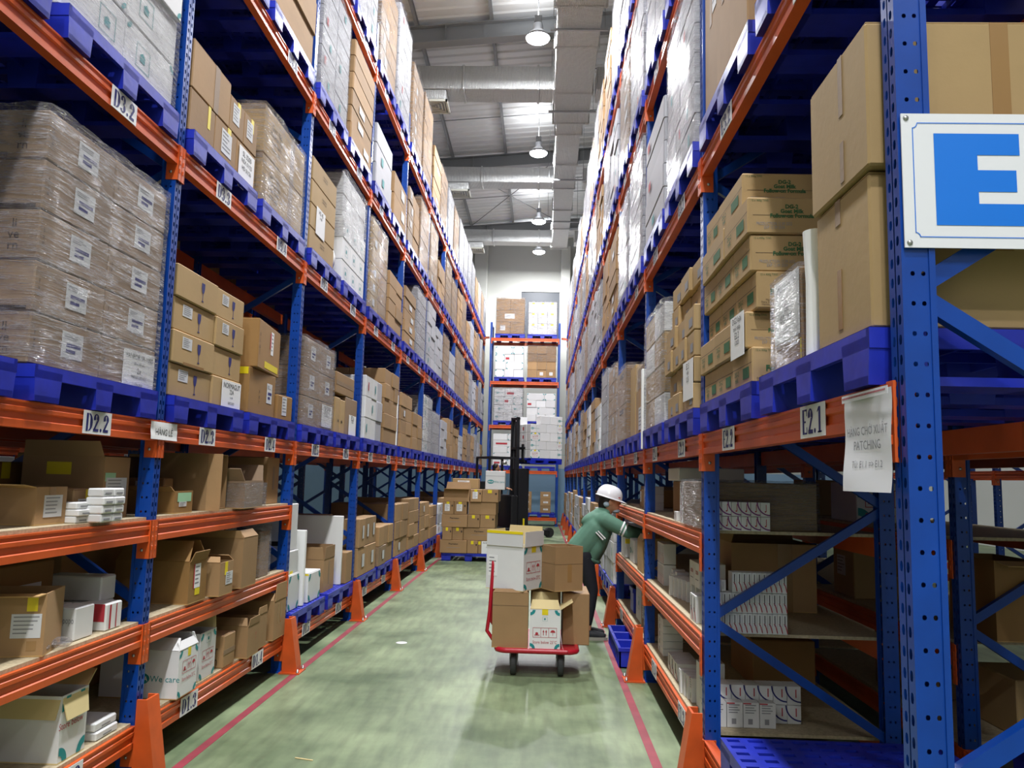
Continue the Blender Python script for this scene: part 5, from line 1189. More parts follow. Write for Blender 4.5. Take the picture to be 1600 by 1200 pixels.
# the dim rack behind the right rack
carton(CB, 'brown carton seen through the end frame, middle shelf of the rack behind', 2.25, 2.7, 5.9, 6.3, ZB, ZB+.41, 'tan', feats=[('tape', '-y', .44, .4, .72, 1), ('label', '-x', .2, .35, .6, .7)], top='plain')
carton(WC, 'white carton with green marks seen through the end frame', 2.24, 2.75, 5.8, 6.3, ZA, ZA+.28, 'white', feats=[('corners', '-y', .35), ('picto', '-y', .42, .6, .6)], top='plain')
carton(CB, 'dark brown carton right of the front post, middle shelf of the rack behind', 2.42, 2.68, 4.42, 4.9, ZB, ZB+.42, 'brown2', 0, [], 'open', [('-y', .1, 100)])
carton(CB, 'light brown carton at the right photo edge, middle shelf behind', 2.7, 3.1, 4.42, 4.9, ZB, ZB+.36, 'tan', top='plain')
carton(CB, 'carton with a glass symbol at the right photo edge, lowest shelf behind', 2.55, 3.05, 4.5, 4.95, ZD, ZD+.3, 'tan', feats=[('wine', '-y', .2, .55, .06, 'darkprint'), ('text', '-y', .6, .28, .03, 'Walnut wired', 'darkprint', 0)], top='plain')
carton(CB, 'dim carton with dark lettering behind the front post, lowest shelf behind', 2.3, 2.75, 5.25, 5.7, ZD, ZD+.36, 'brown', feats=[('text', '-y', .6, .6, .06, 'Sha', 'ink', .01)], top='plain')
carton(CB, 'dim carton at the back of the upper shelf, rack behind', 2.3, 2.8, 6.9, 7.4, ZA, ZA+.3, 'brown', top='plain')
carton(CB, 'dim carton at the back of the lowest right shelf', 1.4, 1.8, 5.4, 6.0, ZD, ZD+.3, 'brown2', top='plain')

# blue stacking crates on the floor below the right rack
for i, y in enumerate((7.36, 7.73, 8.10)):
    o = empty('plastic_crate', (.715+.17, y, 0)); mb = MB(); w_, d_, h_ = .33, .34, .172
    for (a, b, c, e) in ((-w_/2, -w_/2+.012, -d_/2, d_/2), (w_/2-.012, w_/2, -d_/2, d_/2), (-w_/2, w_/2, -d_/2, -d_/2+.012), (-w_/2, w_/2, d_/2-.012, d_/2)): mb.box(a, b, c, e, 0, h_)
    mb.box(-w_/2, w_/2, -d_/2, d_/2, 0, .012); mb.build('crate_wall', ['pallet'], o)
    mb = MB()
    for (a, b, c, e) in ((-w_/2-.012, -w_/2, -d_/2-.01, d_/2+.01), (w_/2, w_/2+.012, -d_/2-.01, d_/2+.01), (-w_/2, w_/2, -d_/2-.012, -d_/2), (-w_/2, w_/2, d_/2, d_/2+.012)): mb.box(a, b, c, e, h_-.03, h_)
    for k in range(5): mb.box(-w_/2-.006, -w_/2, -d_/2+.03+k*.068, -d_/2+.04+k*.068, 0, h_-.03)
    mb.build('crate_rim', ['pallet'], o)
    tag(o, f'blue plastic crate on the floor under the right rack, {["nearest", "middle", "farthest"][i]} of three', 'crate', 'blue crates on the floor')

# ------------------------------------------------------------------ end rack across the aisle
rackE = rack('blue and orange rack across the end of the aisle below the dark window', .62, 1, 27.7, 1, (0,1,2,3,4), None)
rackE.rotation_euler = (0, 0, PI/2); rackE.location = (.62, 27.7, 0)
LN = ['bottom', 'second', 'third', 'fourth', 'top']
def end_load(level, which, typ, rows, cols, hgt, wrapped=False, logo=False, yellow=False, stag=True, wfac=1.0):
    xc = (-1.16, -.02)[which]; zb = LV[level]+PAL_H+.003; W_ = 1.0*wfac; x0 = xc-W_/2
    pallet(xc, 28.22, LV[level]+.0015, f'blue plastic pallet, {"left" if which == 0 else "right"} one on the {LN[level]} beam of the end rack', 'pallets on the end rack', PI/2)
    rr = random.Random(level*7+which); rh = hgt/rows
    for k in range(rows):
        c = cols if (k % 2 == 0 or not stag) else cols-1
        cuts = [i/c for i in range(c+1)]
        if stag and k % 2: cuts = [0]+[min(.95, max(.05, q+rr.choice([-.12, .12]))) for q in cuts[1:-1]]+[1]
        for i in range(c):
            f = []
            if logo and rr.random() < .45: f = [('logo', '-y', .3, .5, .05)]
            elif typ == 'white' and rr.random() < .4: f = [('rect', '-y', .1, .3, .5, .6, 'redink')] if rr.random() < .3 else [('corners', '-y', .2)]
            if yellow: f = [('rect', '-y', .35, .82, .65, .97, 'yellow')]
            if typ == 'brown' and rr.random() < .3: f = [('label', '-y', .3, .3, .65, .7, 'paper')]
            carton('white_carton' if typ == 'white' else CB, f'{typ} carton, {stack_name(k, rows)}, {ORD[i]} from left, {LN[level]} beam of the end rack, {"left" if which == 0 else "right"} load',
                   x0+W_*cuts[i]+.003, x0+W_*cuts[i+1]-.003, 27.72+rr.uniform(0, .02), 28.2, zb+k*rh, zb+(k+1)*rh-.004, typ, feats=f, top='plain', group=f'cartons of the {"left" if which == 0 else "right"} load on the {LN[level]} beam, end rack')
    if wrapped: wrap(x0-.01, x0+W_+.01, 27.715, 28.7, zb+(.0 if wrapped == 1 else hgt*.5), zb+hgt+.01, f'shiny film on the {typ} {"left" if which == 0 else "right"} load, {LN[level]} beam of the end rack')
end_load(4, 0, 'brown', 3, 2, 1.27, 1); end_load(4, 1, 'white', 3, 3, 1.15, 1, yellow=True, stag=False)
end_load(3, 0, 'white', 4, 3, 1.08); end_load(3, 1, 'brown', 4, 3, 1.12, 2, stag=False)
end_load(2, 0, 'white', 4, 3, 1.12, 1, logo=True); end_load(2, 1, 'white', 4, 3, .98)
end_load(1, 0, 'white', 5, 2, 1.1); 
pallet(-.02, 28.22, LV[1]+.0015, 'blue plastic pallet, empty right place on the second beam of the end rack', 'pallets on the end rack', PI/2)
pallet(-1.16, 28.22, LV[0]+.0015, 'blue plastic pallet, left one on the bottom beam of the end rack', 'pallets on the end rack', PI/2); pallet(.0, 28.22, LV[0]+.0015, 'blue plastic pallet, right one on the bottom beam of the end rack', 'pallets on the end rack', PI/2)
for q, xq in enumerate((-.46, -.02+.22)):
    for k in range(3): carton(CB, f'small labelled brown carton, {["bottom", "middle", "top"][k]} of the {["left", "right"][q]} pile, bottom beam of the end rack', xq-.18, xq+.18, 27.75, 28.1, ZP+k*.24, ZP+k*.24+.236, 'brown', feats=[('label', '-y', .3, .4, .75, .65, 'paper')], top='plain', group='small cartons on the bottom beam of the end rack')
# orange ties from the end rack to the side racks
for a, b, nm in ((-1.9, -2.55, 'left'), (.66, 1.15, 'right')):
    mb = MB(); mb.bar((a, 28.0, 6.55), (b, 28.0, 6.5), .05, .07); o = mb.build('tie_bar', ['orange']); tag(o, f'orange tie bar joining the end rack to the {nm} rack', 'bar')

# ------------------------------------------------------------------ signs and papers
mb = MB(); fr = Frame((.885, 1.948, 2.20), (1, 0, 0), (0, 0, 1)); o = empty('rack_sign', (0, 0, 0)); o.rotation_euler = (0, 0, 0)
SW, SHH = .56, .345
fr.slab(mb, 0, 0, SW, SHH, .004, 0, 0); mb.build('sign_board', ['signwhite'], o)
mb = MB(); L0 = .026; d_ = .0052
for (a0, b0, a1, b1) in ((L0+.012, L0, SW-L0-.012, L0+.0022), (L0+.012, SHH-L0, SW-L0-.012, SHH-L0+.0022), (L0, L0+.012, L0+.0022, SHH-L0-.012), (SW-L0, L0+.012, SW-L0+.0022, SHH-L0-.012)): fr.rect(mb, a0, b0, a1, b1, 0, d_)
for ca, cb, g in ((L0, L0, 0), (SW-L0, L0, PI/2), (SW-L0, SHH-L0, PI), (L0, SHH-L0, 1.5*PI)): fr.ring(mb, ca, cb, .011, .0132, g, g+PI/2, 0, d_, 6)
mb.build('border_line', ['signblue'], o)
mb = MB(); e0, e1, f0, f1 = .078, .286, .057, .293; th = .0555
fr.rect(mb, e0, f0, e0+.105, f1, 0, d_)
fr.rect(mb, e0+.105, f0, e1+.02, f0+th, 0, d_); fr.rect(mb, e0+.105, f1-th, e1, f1, 0, d_); fr.rect(mb, e0+.105, (f0+f1)/2-th/2-.004, e1-.01, (f0+f1)/2+th/2-.004, 0, d_)
mb.build('letter', ['signblue'], o)
for a, b in ((.012, .012), (.012, SHH-.012), (SW-.012, .012), (SW-.012, SHH-.012)):
    mb = MB(); p = fr.p(a, b, .004); mb.ball(p, (.0075, .005, .0075), 10, 6); mb.build('screw', ['steel'], o)
tag(o, 'white sign with a big blue letter E screwed to the nearest right post', 'sign')
# paper hung from the end of the E2.1 beam
def sheet(name, label, o_, u, v, w_, h_, lines, mat_='paper', curl=.02, inks='greyink', cat='paper'):
    fr = Frame(o_, u, v); ob = empty(name, (0, 0, 0)); mb = MB(); nx, ny = 6, 10
    def off(a, b): return curl*(math.sin(a*5+1)*.25*(1-b)+(1-b)**2*.5+.12*math.sin(b*9+a*3))
    vs = [fr.p(w_*i/nx, h_*j/ny, .006+off(i/nx, j/ny)) for j in range(ny+1) for i in range(nx+1)]
    mb.add(vs, [(j*(nx+1)+i, j*(nx+1)+i+1, (j+1)*(nx+1)+i+1, (j+1)*(nx+1)+i) for j in range(ny) for i in range(nx)], 0, True)
    mb.build('paper_sheet', [mat_], ob); mb = MB()
    for st, b, hh, bold in lines: 
        q = MB(); fr.text(q, st, w_/2, b*h_, hh, 0, bold, w_*.86, d=0)
        for i, p in enumerate(q.v):
            r_ = Vector(p)-fr.o; a_, b_ = r_.dot(fr.u)/w_, r_.dot(fr.v)/h_
            q.v[i] = tuple(Vector(p)+fr.n*(.0075+off(a_, b_)))
        mb.add(q.v, q.f, 0)
    mb.build('printed_text', [inks], ob); tag(ob, label, cat); return ob
sheet('paper_notice', 'crumpled paper notice in a plastic sleeve hanging from the E2.1 beam end', (FR-.012, 2.295, 1.60), (0, -1, 0), (0, 0, 1), .30, .262,
      [('HÀNG CHỜ XUẤT', .64, .036, .0), ('PATCHING', .47, .024, 0), ('Từ: E1.1 => E1.2', .28, .02, 0)], 'signwhite', .016)
mb = MB(); fr = Frame((FR-.026, 2.295, 1.845), (0, -1, 0), (0, 0, 1)); fr.slab(mb, 0, 0, .30, .02, .001, 0, .0); 
for i in range(39): fr.rect(mb, .005+i*.0073, .009, .010+i*.0073, .014, 1, .0015)
o = mb.build('sleeve_strip', ['signwhite', 'redink']); tag(o, 'zip strip along the top of the hanging paper notice', 'strip')
sheet('paper_notice', 'small paper reading HÀNG LẺ on the beam at the left rack\'s second post', (FL+.012, 4.14, 1.772), (0, 1, 0), (0, 0, 1), .31, .095, [('HÀNG LẺ', .5, .046, .0)], 'paper', .008, 'ink')

# ------------------------------------------------------------------ pallet with cartons on the floor
pallet(-1.345, 16.08, .0015, 'blue plastic pallet on the floor under the block of brown cartons', 'pallet on the floor', PI/2)
zf = PAL_H+.004; rows = [
 [(-1.90,-1.38,1),(-1.375,-1.17,0),(-1.165,-.83,2)], [(-1.86,-1.675,0),(-1.67,-1.46,0),(-1.455,-.86,1)], [(-1.88,-1.385,1),(-1.38,-1.145,0),(-1.14,-.85,0)],
 [(-1.87,-1.655,3),(-1.65,-1.405,3),(-1.37,-.84,4)], [(-1.34,-1.12,3),(-1.115,-.80,5)]]
for k, rw in enumerate(rows):
    for i, (a, b, ty) in enumerate(rw):
        f = []
        if ty == 1: f = [('text', '-y', .5, .72, .03, '✦Pharmaton' if False else 'Pharmaton', 'ink', .02), ('rect', '-y', .25, .42, .75, .44, 'greyink')]
        if ty in (0, 3, 5): f = [('tape', '-y', .35, .72, .6, .98, 'yellow'), ('rect', '-y', .8, .6, .92, .75, 'darkprint')]
        if ty == 3: f.append(('label', '-y', .2, .25, .65, .8, 'paper'))
        if ty == 2: f = [('note', '-y', .2, .0, .98, .98, [('ACEM 1257', .03), ('A230', .02), ('12/2023', .02)]), ('tape', '-y', .0, .7, .15, .95, 'yellow')]
        for j in range(3):
            if j and i < len(rw)-1: continue
            g = f if j == 0 else []
            y0 = 15.56+.02*((k*3+i) % 3)+j*.33
            carton(CB, f'brown carton in the floor block, {stack_name(k,5)}, {ORD[i]} from left, {["front", "middle", "rear"][j]} column', a, b, y0, y0+.325, zf+k*.245, zf+k*.245+.242, 'brown', 0, g, top='plain', group='cartons of the floor block')
carton(CB, 'open brown carton with a wide flap on top of the floor block', -1.86, -1.36, 15.62, 15.95, zf+4*.245, zf+4*.245+.24, 'brown', 0, [], 'open', [('-y', .13, 88), ('+y', .14, 20)])
carton(CB, 'brown carton lying behind the open one on top of the floor block', -1.74, -1.22, 16.0, 16.4, zf+5*.245-.002, zf+5*.245+.2, 'tan', 0, [('label', '-y', .2, .45, .65, .8, 'paper')], 'plain')
carton(WC, 'white carton with a teal oval on top of the floor block', -1.06, -.68, 15.62, 15.95, zf+5*.245, zf+5*.245+.36, 'white', 0, [('logo', '-y', .27, .42, .065), ('rect', '-y', 0, .72, 1, .735, 'greyink')], 'plain')

# ------------------------------------------------------------------ red platform trolley
t = empty('platform_trolley', (-.0, 7.15, 0)); tag(t, 'red platform trolley loaded with five cartons in the aisle', 'trolley')
mb = MB(); x0, x1, y0, y1, z = -.33, .33, -.42, .44, .215; r = .022
path = []
for cx, cy, g0 in ((x1-.08, y0+.08, -PI/2), (x1-.08, y1-.08, 0), (x0+.08, y1-.08, PI/2), (x0+.08, y0+.08, PI)):
    for i in range(5): g = g0+PI/2*i/4; path.append((cx+.08*math.cos(g), cy+.08*math.sin(g), z))
mb.tube(path+[path[0]], r, 10, caps=False); mb.build('deck_frame', ['redpaint'], t)
mb = MB(); mb.box(x0+.01, x1-.01, y0+.01, y1-.01, z-.006, z+.012); mb.build('deck_plate', ['redpaint'], t)
mb = MB(); hp = [(x0+.0, -.25, z), (x0-.09, -.25, z+.12), (x0-.07, -.25, .5), (x0-.05, -.25, .88)]
arc = [(x0-.05, -.25+.06*(1-math.cos(i*PI/8)), .88+.06*math.sin(i*PI/8)) for i in range(5)]
hp2 = [(a, -b, c) for a, b, c in hp]; arc2 = [(a, -b, c) for a, b, c in arc]
mb.tube(hp+arc+arc2[::-1]+hp2[::-1], .016, 10); mb.tube([(x0-.065, -.25, .52), (x0-.065, .25, .52)], .012, 8); mb.build('handle', ['redpaint'], t)
for wx in (-.19, .2):
    for wy in (-.30, .32):
        w_ = empty('caster', (wx, wy, .095)); w_.parent = t
        q = MB(); ring = [(.062, -.024), (.088, -.024), (.095, -.013), (.095, .013), (.088, .024), (.062, .024), (.062, -.024)]
        q.lathe(ring, 24); o = q.build('tyre', ['rubber'], w_); o.rotation_euler = (0, PI/2, 0)
        q = MB(); q.lathe([(.0001, -.016), (.062, -.016), (.062, .016), (.0001, .016)], 20); o = q.build('wheel_hub', ['steel'], w_); o.rotation_euler = (0, PI/2, 0)
        q = MB()
        for s_ in (-1, 1): q.box(s_*.03-.003, s_*.03+.003, -.025, .025, -.015, .1)
        q.box(-.04, .04, -.04, .04, .1, .106); q.build('caster_fork', ['darksteel'], w_)
zt = .229
carton(CB, 'brown carton standing open at the left front of the trolley', -.37, -.075, 6.76, 7.12, zt, zt+.44, 'brown', 0, [('rect', '-y', 0, .765, 1, .77, 'darkprint')], 'open', [('-y', .05, -60)])
carton(WC, 'white carton with red symbols and open flaps, front of the trolley', -.062, .19, 6.735, 7.02, zt, zt+.32, 'white', 0, [('picto', '-y', .5, .42, .78), ('corners', '-y', .17), ('tape', '-y', .4, .86, .6, 1, 'yellow'), ('dots', '-y', .5, .76, .02)], 'open', [('-y', .08, -28), ('+x', .12, 58), ('+y', .1, 10)], inner='flapcream')
carton(CB, 'brown carton behind the small white one on the trolley', -.06, .2, 7.06, 7.5, zt, zt+.44, 'brown', 0, [], 'open', [('-y', .03, 5)])
carton(CB, 'brown carton at the right rear of the trolley under the open one', .215, .44, 6.95, 7.45, zt, zt+.425, 'brown', 0, [], 'plain')
bw = carton(WC, 'big white carton with yellow edged flaps on top of the trolley load', -.385, -.02, 6.82, 7.15, zt+.452, zt+.452+.36, 'white', -.5, [('label', '-y', .06, .3, .3, .78, 'paper'), ('picto', '+x', .5, .52, .72), ('corners', '+x', .16), ('tape', '+x', .4, .86, .62, 1, 'yellow')], 'open', [('-y', .13, 1), ('+x', .13, 2), ('+y', .16, 8), ('-x', .13, 4)], inner='flapcream')
for face in ('-y', '+x'):     # white outer side and yellow printed rim of the standing flaps
    fr, fw, fh = box_frame(face, .365, .33, .36); mb = MB(); fr.slab(mb, .006, .362, fw-.006, .485, .004, 0, .006)
    if face == '-y': fr.slab(mb, .006, .465, fw-.006, .487, .002, 1, .0105)
    mb.build('flap', ['white', 'yellow'], bw)
carton(CB, 'tall brown carton standing open at the top right of the trolley', .06, .33, 6.87, 7.14, zt+.45, zt+.45+.37, 'brown', .5, [('tape', '-y', .45, .2, .6, .6, 'tape'), ('rect', '-y', 0, .6, 1, .605, 'darkprint'), ('rect', '-x', 0, .6, 1, .605, 'darkprint')], 'open', [])

# ------------------------------------------------------------------ people
def organic(parts, voxel, smooth=4):
    """one continuous skin over overlapping tapered limbs: parts = ('t', pts, radii) or ('b', centre, radii[, rot])"""
    mb = MB()
    for p in parts:
        if p[0] == 't':
            mb.tube(p[1], p[2], 14)
            for q, r in ((p[1][0], p[2][0]), (p[1][-1], p[2][-1])): mb.ball(q, r*.99, 14, 9)
        else: mb.ball(p[1], p[2], 18, 12, 0, p[3] if len(p) > 3 else None)
    me = mb.mesh('skin_cage', ['skin']); ob = bpy.data.objects.new('skin_cage', me); C.objects.link(ob)
    md = ob.modifiers.new('r', 'REMESH'); md.mode = 'VOXEL'; md.voxel_size = voxel; md.use_smooth_shade = True
    ms = ob.modifiers.new('s', 'SMOOTH'); ms.iterations = smooth; ms.factor = .5
    dg = bpy.context.evaluated_depsgraph_get(); out = bpy.data.meshes.new_from_object(ob.evaluated_get(dg))
    bpy.data.objects.remove(ob); bpy.data.meshes.remove(me)
    out.polygons.foreach_set('use_smooth', [True]*len(out.polygons))
    return out
def with_mat(me, m_):
    me.materials.clear(); me.materials.append(M[m_]); return me
RX = lambda g: Matrix.Rotation(g, 3, 'X'); RY = lambda g: Matrix.Rotation(g, 3, 'Y')

def hand_parts(wr, d, up, side):
    """a palm, four unequal bent fingers and a thumb from the side of the palm; d = pointing direction"""
    wr = Vector(wr); d = Vector(d).normalized(); up = Vector(up).normalized(); lat = d.cross(up)*side
    P_ = [('t', [wr, wr+d*.05], [.022, .026])]
    for o_ in (-.022, 0, .022): P_.append(('t', [wr+d*.03+lat*o_*.7, wr+d*.085+lat*o_], [.016, .014]))
    for k, (o_, ln) in enumerate(((-.03, .055), (-.01, .068), (.011, .074), (.031, .064))):
        a = wr+d*.088+lat*o_; b = a+d*ln*.5-up*.008; c_ = b+d*ln*.35-up*.028
        P_.append(('t', [a-d*.02, a, b, c_], [.0095, .0092, .0085, .007]))
    a = wr+d*.03+lat*.03; P_.append(('t', [a, a+lat*.022+d*.025-up*.01, a+lat*.026+d*.055-up*.022], [.012, .0105, .008]))
    return P_

p = empty('person', (.48, 8.5, 0)); tag(p, 'worker in a white helmet and green jacket leaning into the right rack', 'person')
hd = Vector((.262, 0, 1.395)); tilt = RY(.28)
body = [('b', hd, (.098, .078, .118), tilt), ('b', hd+Vector((.03, 0, -.06)), (.062, .058, .06)), ('t', [(.205, 0, 1.22), (.235, 0, 1.32)], [.06, .05]),
        ('b', hd+Vector((.092, 0, -.018)), (.022, .012, .02)), ('b', hd+Vector((.075, 0, .0)), (.03, .05, .02)),
        ('b', hd+Vector((.083, 0, -.062)), (.014, .026, .010)), ('b', hd+Vector((.07, 0, -.098)), (.026, .03, .022)),
        ('b', hd+Vector((-.005, .078, -.01)), (.022, .012, .032)), ('b', hd+Vector((-.005, -.078, -.01)), (.022, .012, .032)),
        ('t', [(-.03, 0, .88), (.08, 0, 1.05), (.18, 0, 1.2)], [.12, .115, .11])]
for s_ in (-1, 1):
    body += [('t', [(.17, s_*.1, 1.2), (.2, s_*.165, 1.2), (.455, s_*.19, 1.085), (.665, s_*.15, 1.06)], [.05, .05, .04, .028])]
    body += hand_parts((.665, s_*.15, 1.06), (1, -s_*.15, -.05), (0, 0, 1), -1 if s_ > 0 else 1)
    body += [('t', [(-.02, s_*.09, .86), (.075, s_*.095, .49), (.035, s_*.095, .09)], [.085, .052, .034]), ('t', [(.03, s_*.095, .07), (.05, s_*.095, .04), (.18, s_*.1, .035)], [.036, .036, .03])]
link('body', with_mat(organic(body, .0075, 3), 'skin'), p)
jk = [('t', [(-.05, .05, .9), (.03, .065, 1.0), (.12, .07, 1.12), (.185, .06, 1.2)], [.135, .13, .128, .1]), ('t', [(-.05, -.05, .9), (.03, -.065, 1.0), (.12, -.07, 1.12), (.185, -.06, 1.2)], [.135, .13, .128, .1]),
      ('t', [(.17, 0, 1.1), (.12, 0, .92), (.085, 0, .82)], [.12, .105, .085]), ('t', [(.17, .07, 1.1), (.1, .08, .9), (.07, .08, .83)], [.1, .09, .07]), ('t', [(.17, -.07, 1.1), (.1, -.08, .9), (.07, -.08, .83)], [.1, .09, .07]),
      ('b', (.07, 0, 1.225), (.13, .125, .055), RY(-.55)), ('b', (.15, 0, 1.285), (.075, .1, .045), RY(-.3)), ('b', (-.09, 0, .93), (.075, .15, .06), RY(-.9)),
      ('t', [(.195, -.09, 1.26), (.215, 0, 1.275), (.195, .09, 1.26)], [.05, .055, .05])]
for s_ in (-1, 1): jk += [('t', [(.15, s_*.1, 1.2), (.2, s_*.165, 1.205), (.33, s_*.185, 1.14), (.46, s_*.195, 1.085), (.56, s_*.175, 1.07), (.655, s_*.155, 1.062)], [.08, .082, .075, .066, .056, .042])]
jo = link('jacket', with_mat(organic(jk, .014, 3), 'jacket'), p)
mb = MB(); mb.tube([(-.16, 0, .905), (-.1, .15, .875), (.02, .16, .82), (.12, .1, .775), (.15, 0, .765), (.12, -.1, .775), (.02, -.16, .82), (-.1, -.15, .875), (-.16, 0, .905)], .022, 8, caps=False); mb.build('jacket_hem', ['jacket'], jo)
mb = MB()
for a in (.60, .72):
    for s_ in (-1,): c0 = Vector((.2, s_*.165, 1.205)).lerp(Vector((.46, s_*.195, 1.085)), a); dd = Vector((.26, s_*.03, -.12)).normalized(); mb.tube([c0, c0+dd*.017], .0765, 18)
mb.build('sleeve_stripe', ['paper'], jo)
mb = MB()
for k in (0, 1): a = Vector((.10+.022*k, -.203, 1.085-.028*0+.012*k)); mb.bar(a, a+Vector((.075, -.0, -.075)), .012, .02, up=(0, 1, 0))
mb.build('pocket_stripe', ['paper'], jo)
tr = [('b', (-.035, 0, .87), (.14, .165, .12), RY(-.3)), ('b', (-.07, .075, .84), (.1, .09, .11)), ('b', (-.07, -.075, .84), (.1, .09, .11))]
for s_ in (-1, 1): tr += [('t', [(-.02, s_*.085, .83), (.03, s_*.095, .66), (.075, s_*.095, .49), (.055, s_*.095, .33), (.035, s_*.095, .165)], [.108, .085, .066, .062, .048])]
link('trousers', with_mat(organic(tr, .014, 3), 'trouser'), p)
for s_ in (-1, 1):
    sh = [('t', [(.01, s_*.095, .055), (.1, s_*.098, .05), (.19, s_*.1, .04)], [.042, .042, .034]), ('b', (.03, s_*.095, .075), (.05, .04, .035))]
    so = link('shoe', with_mat(organic(sh, .008, 3), 'shoe'), p); q = MB()
    pts = [(-.04, -.03), (.0, -.04), (.1, -.044), (.2, -.042), (.238, -.02), (.238, .02), (.2, .042), (.1, .044), (0, .04), (-.04, .03)]
    q.prism([(a, s_*.098+b, .0) for a, b in pts], (0, 0, .03)); q.build('shoe_sole', ['sole'], so)
hm = MB(); hc = hd+Vector((-.012, 0, .045)); n_, mm = 28, 10; vs = []
for j in range(mm+1):
    t_ = (PI/2)*j/mm
    for k in range(n_):
        g = 2*PI*k/n_; vs.append(hc+tilt @ Vector((.138*math.cos(t_)**.8*math.cos(g), .115*math.cos(t_)**.8*math.sin(g), .125*math.sin(t_)+(.006*(abs(math.sin(g)) < .12))*math.cos(t_))))
hm.add(vs, [(j*n_+k, j*n_+(k+1) % n_, (j+1)*n_+(k+1) % n_, (j+1)*n_+k) for j in range(mm) for k in range(n_)], 0, True)
ho = hm.build('helmet', ['helmet'], p)
q = MB(); a_, b_ = [], []
for k in range(n_):
    g = 2*PI*k/n_; ex = .012+.055*max(0, math.cos(g))**1.5
    a_.append(hc+tilt @ Vector((.136*math.cos(g), .113*math.sin(g), .002))); b_.append(hc+tilt @ Vector(((.136+ex)*math.cos(g), (.113+.012)*math.sin(g), -.012)))
q.add(a_+b_+[v-Vector((0, 0, .004)) for v in b_+a_], [(k, (k+1) % n_, n_+(k+1) % n_, n_+k) for k in range(n_)]+[(2*n_+k, 2*n_+(k+1) % n_, 3*n_+(k+1) % n_, 3*n_+k) for k in range(n_)]+[(n_+k, n_+(k+1) % n_, 2*n_+(k+1) % n_, 2*n_+k) for k in range(n_)], 0, True)
q.build('helmet_brim', ['helmet'], ho)
q = MB(); q.bar(hc+tilt @ Vector((.085, -.103, .022)), hc+tilt @ Vector((.105, -.085, .022)), .003, .010); q.build('helmet_mark', ['redink'], ho)
hr = [('b', hd+Vector((-.035, 0, .01)), (.085, .086, .1)), ('t', [hd+Vector((-.07, 0, -.03)), hd+Vector((-.09, 0, -.11))], [.06, .035]), ('b', hd+Vector((.03, -.07, .05)), (.05, .018, .04)), ('b', hd+Vector((.03, .07, .05)), (.05, .018, .04))]
link('hair', with_mat(organic(hr, .012, 2), 'hair'), p)
mk = [('b', hd+Vector((-.045, -.066, -.028)), (.035, .026, .032)), ('b', hd+Vector((.055, 0, -.10)), (.05, .055, .024))]
link('face_mask', with_mat(organic(mk, .008, 2), 'mask'), p)
for s_ in (-1, 1): q = MB(); q.ball(hd+Vector((.088, s_*.032, .012)), (.010, .013, .008), 10, 6); q.build('eye', ['paper'], p); q = MB(); q.ball(hd+Vector((.096, s_*.033, .012)), (.004, .006, .006), 8, 5); q.build('iris', ['ink'], p)

# ------------------------------------------------------------------ reach truck lifting a pallet at the end of the aisle
TR = .49; tk = empty('reach_truck', (-.72, 22.35, 0), TR); tag(tk, 'black reach truck lifting a pallet of white cartons at the aisle end', 'forklift')
def tw(x, y): return (-.72+x*math.cos(TR)-y*math.sin(TR), 22.35+x*math.sin(TR)+y*math.cos(TR))
def part(nm, fn, m_='black', par=None): q = MB(); fn(q); return q.build(nm, [m_] if isinstance(m_, str) else m_, par or tk)
part('chassis', lambda q: (q.cbox(-1.05, -.78, -.45, .45, .1, .95, .03), q.cbox(-.78, -.28, -.45, .45, .1, .27, .02), q.cbox(-.28, -.08, -.45, .45, .1, 1.15, .03)))
part('seat_back', lambda q: q.cbox(-.98, -.88, -.25, .25, .95, 1.5, .03))
for s_ in (-1, 1):
    part('mast_rail', lambda q: (q.cbox(-.04, .05, s_*.17-.03, s_*.17+.03, .06, 3.3, .006), q.cbox(.02, .08, s_*.11-.02, s_*.11+.02, .3, 3.2, .006)))
    part('fork', lambda q: (q.cbox(.14, 1.2, s_*.22-.05, s_*.22+.05, 2.035, 2.075, .006), q.cbox(.12, .16, s_*.22-.05, s_*.22+.05, 2.035, 2.55, .006)))
    lg = part('support_leg', lambda q: q.cbox(.02, .95, s_*.33-.07, s_*.33+.07, .06, .22, .02))
    part('wheel', lambda q: q.tube([(.95, s_*.33-.05, .135), (.95, s_*.33+.05, .135)], .135, 20), 'tyre', lg)
    part('yellow_mark', lambda q: q.cbox(.10, .14, s_*.40-.02, s_*.40+.02, .25, .52, .004), 'yellow')
    part('hydraulic_hose', lambda q: q.tube([(.02, s_*.1, .5), (.02, s_*.1, 2.9), (.05, s_*.12, 3.3)], .018, 6), 'rubber')
part('mast_plate', lambda q: (q.cbox(.0, .32, -.3, .3, .08, 1.88, .02)))
for zc in (2.4, 3.22): part('mast_crossbar', lambda q: q.cbox(-.04, .06, -.2, .2, zc, zc+.07, .01))
part('fork_carriage', lambda q: (q.cbox(.1, .13, -.4, .4, 2.05, 2.13, .006), q.cbox(.1, .13, -.4, .4, 2.4, 2.47, .006)))
og = part('overhead_guard', lambda q: [q.bar((a, -.42, 2.15), (a, .42, 2.15), .05, .05) for a in (-.95, -.75, -.55, -.35, -.18)]+[q.bar((-.95, b, 2.15), (-.15, b, 2.15), .06, .06) for b in (-.42, .42)])
for a in (-.95, -.18):
    for b in (-.42, .42): part('guard_post', lambda q: q.bar((a, b, .9), (a, b, 2.15), .055, .055, up=(1, 0, 0)), 'black', og)
part('work_light', lambda q: q.lathe([(.001, -.06), (.06, -.05), (.075, 0), (.06, .03), (.001, .035)], 16, 0, (-.55, -.5, 2.02)), 'steel', og)
part('control_lever', lambda q: q.tube([(-.3, -.2, 1.15), (-.25, -.22, 1.4)], .015, 6), 'steel')
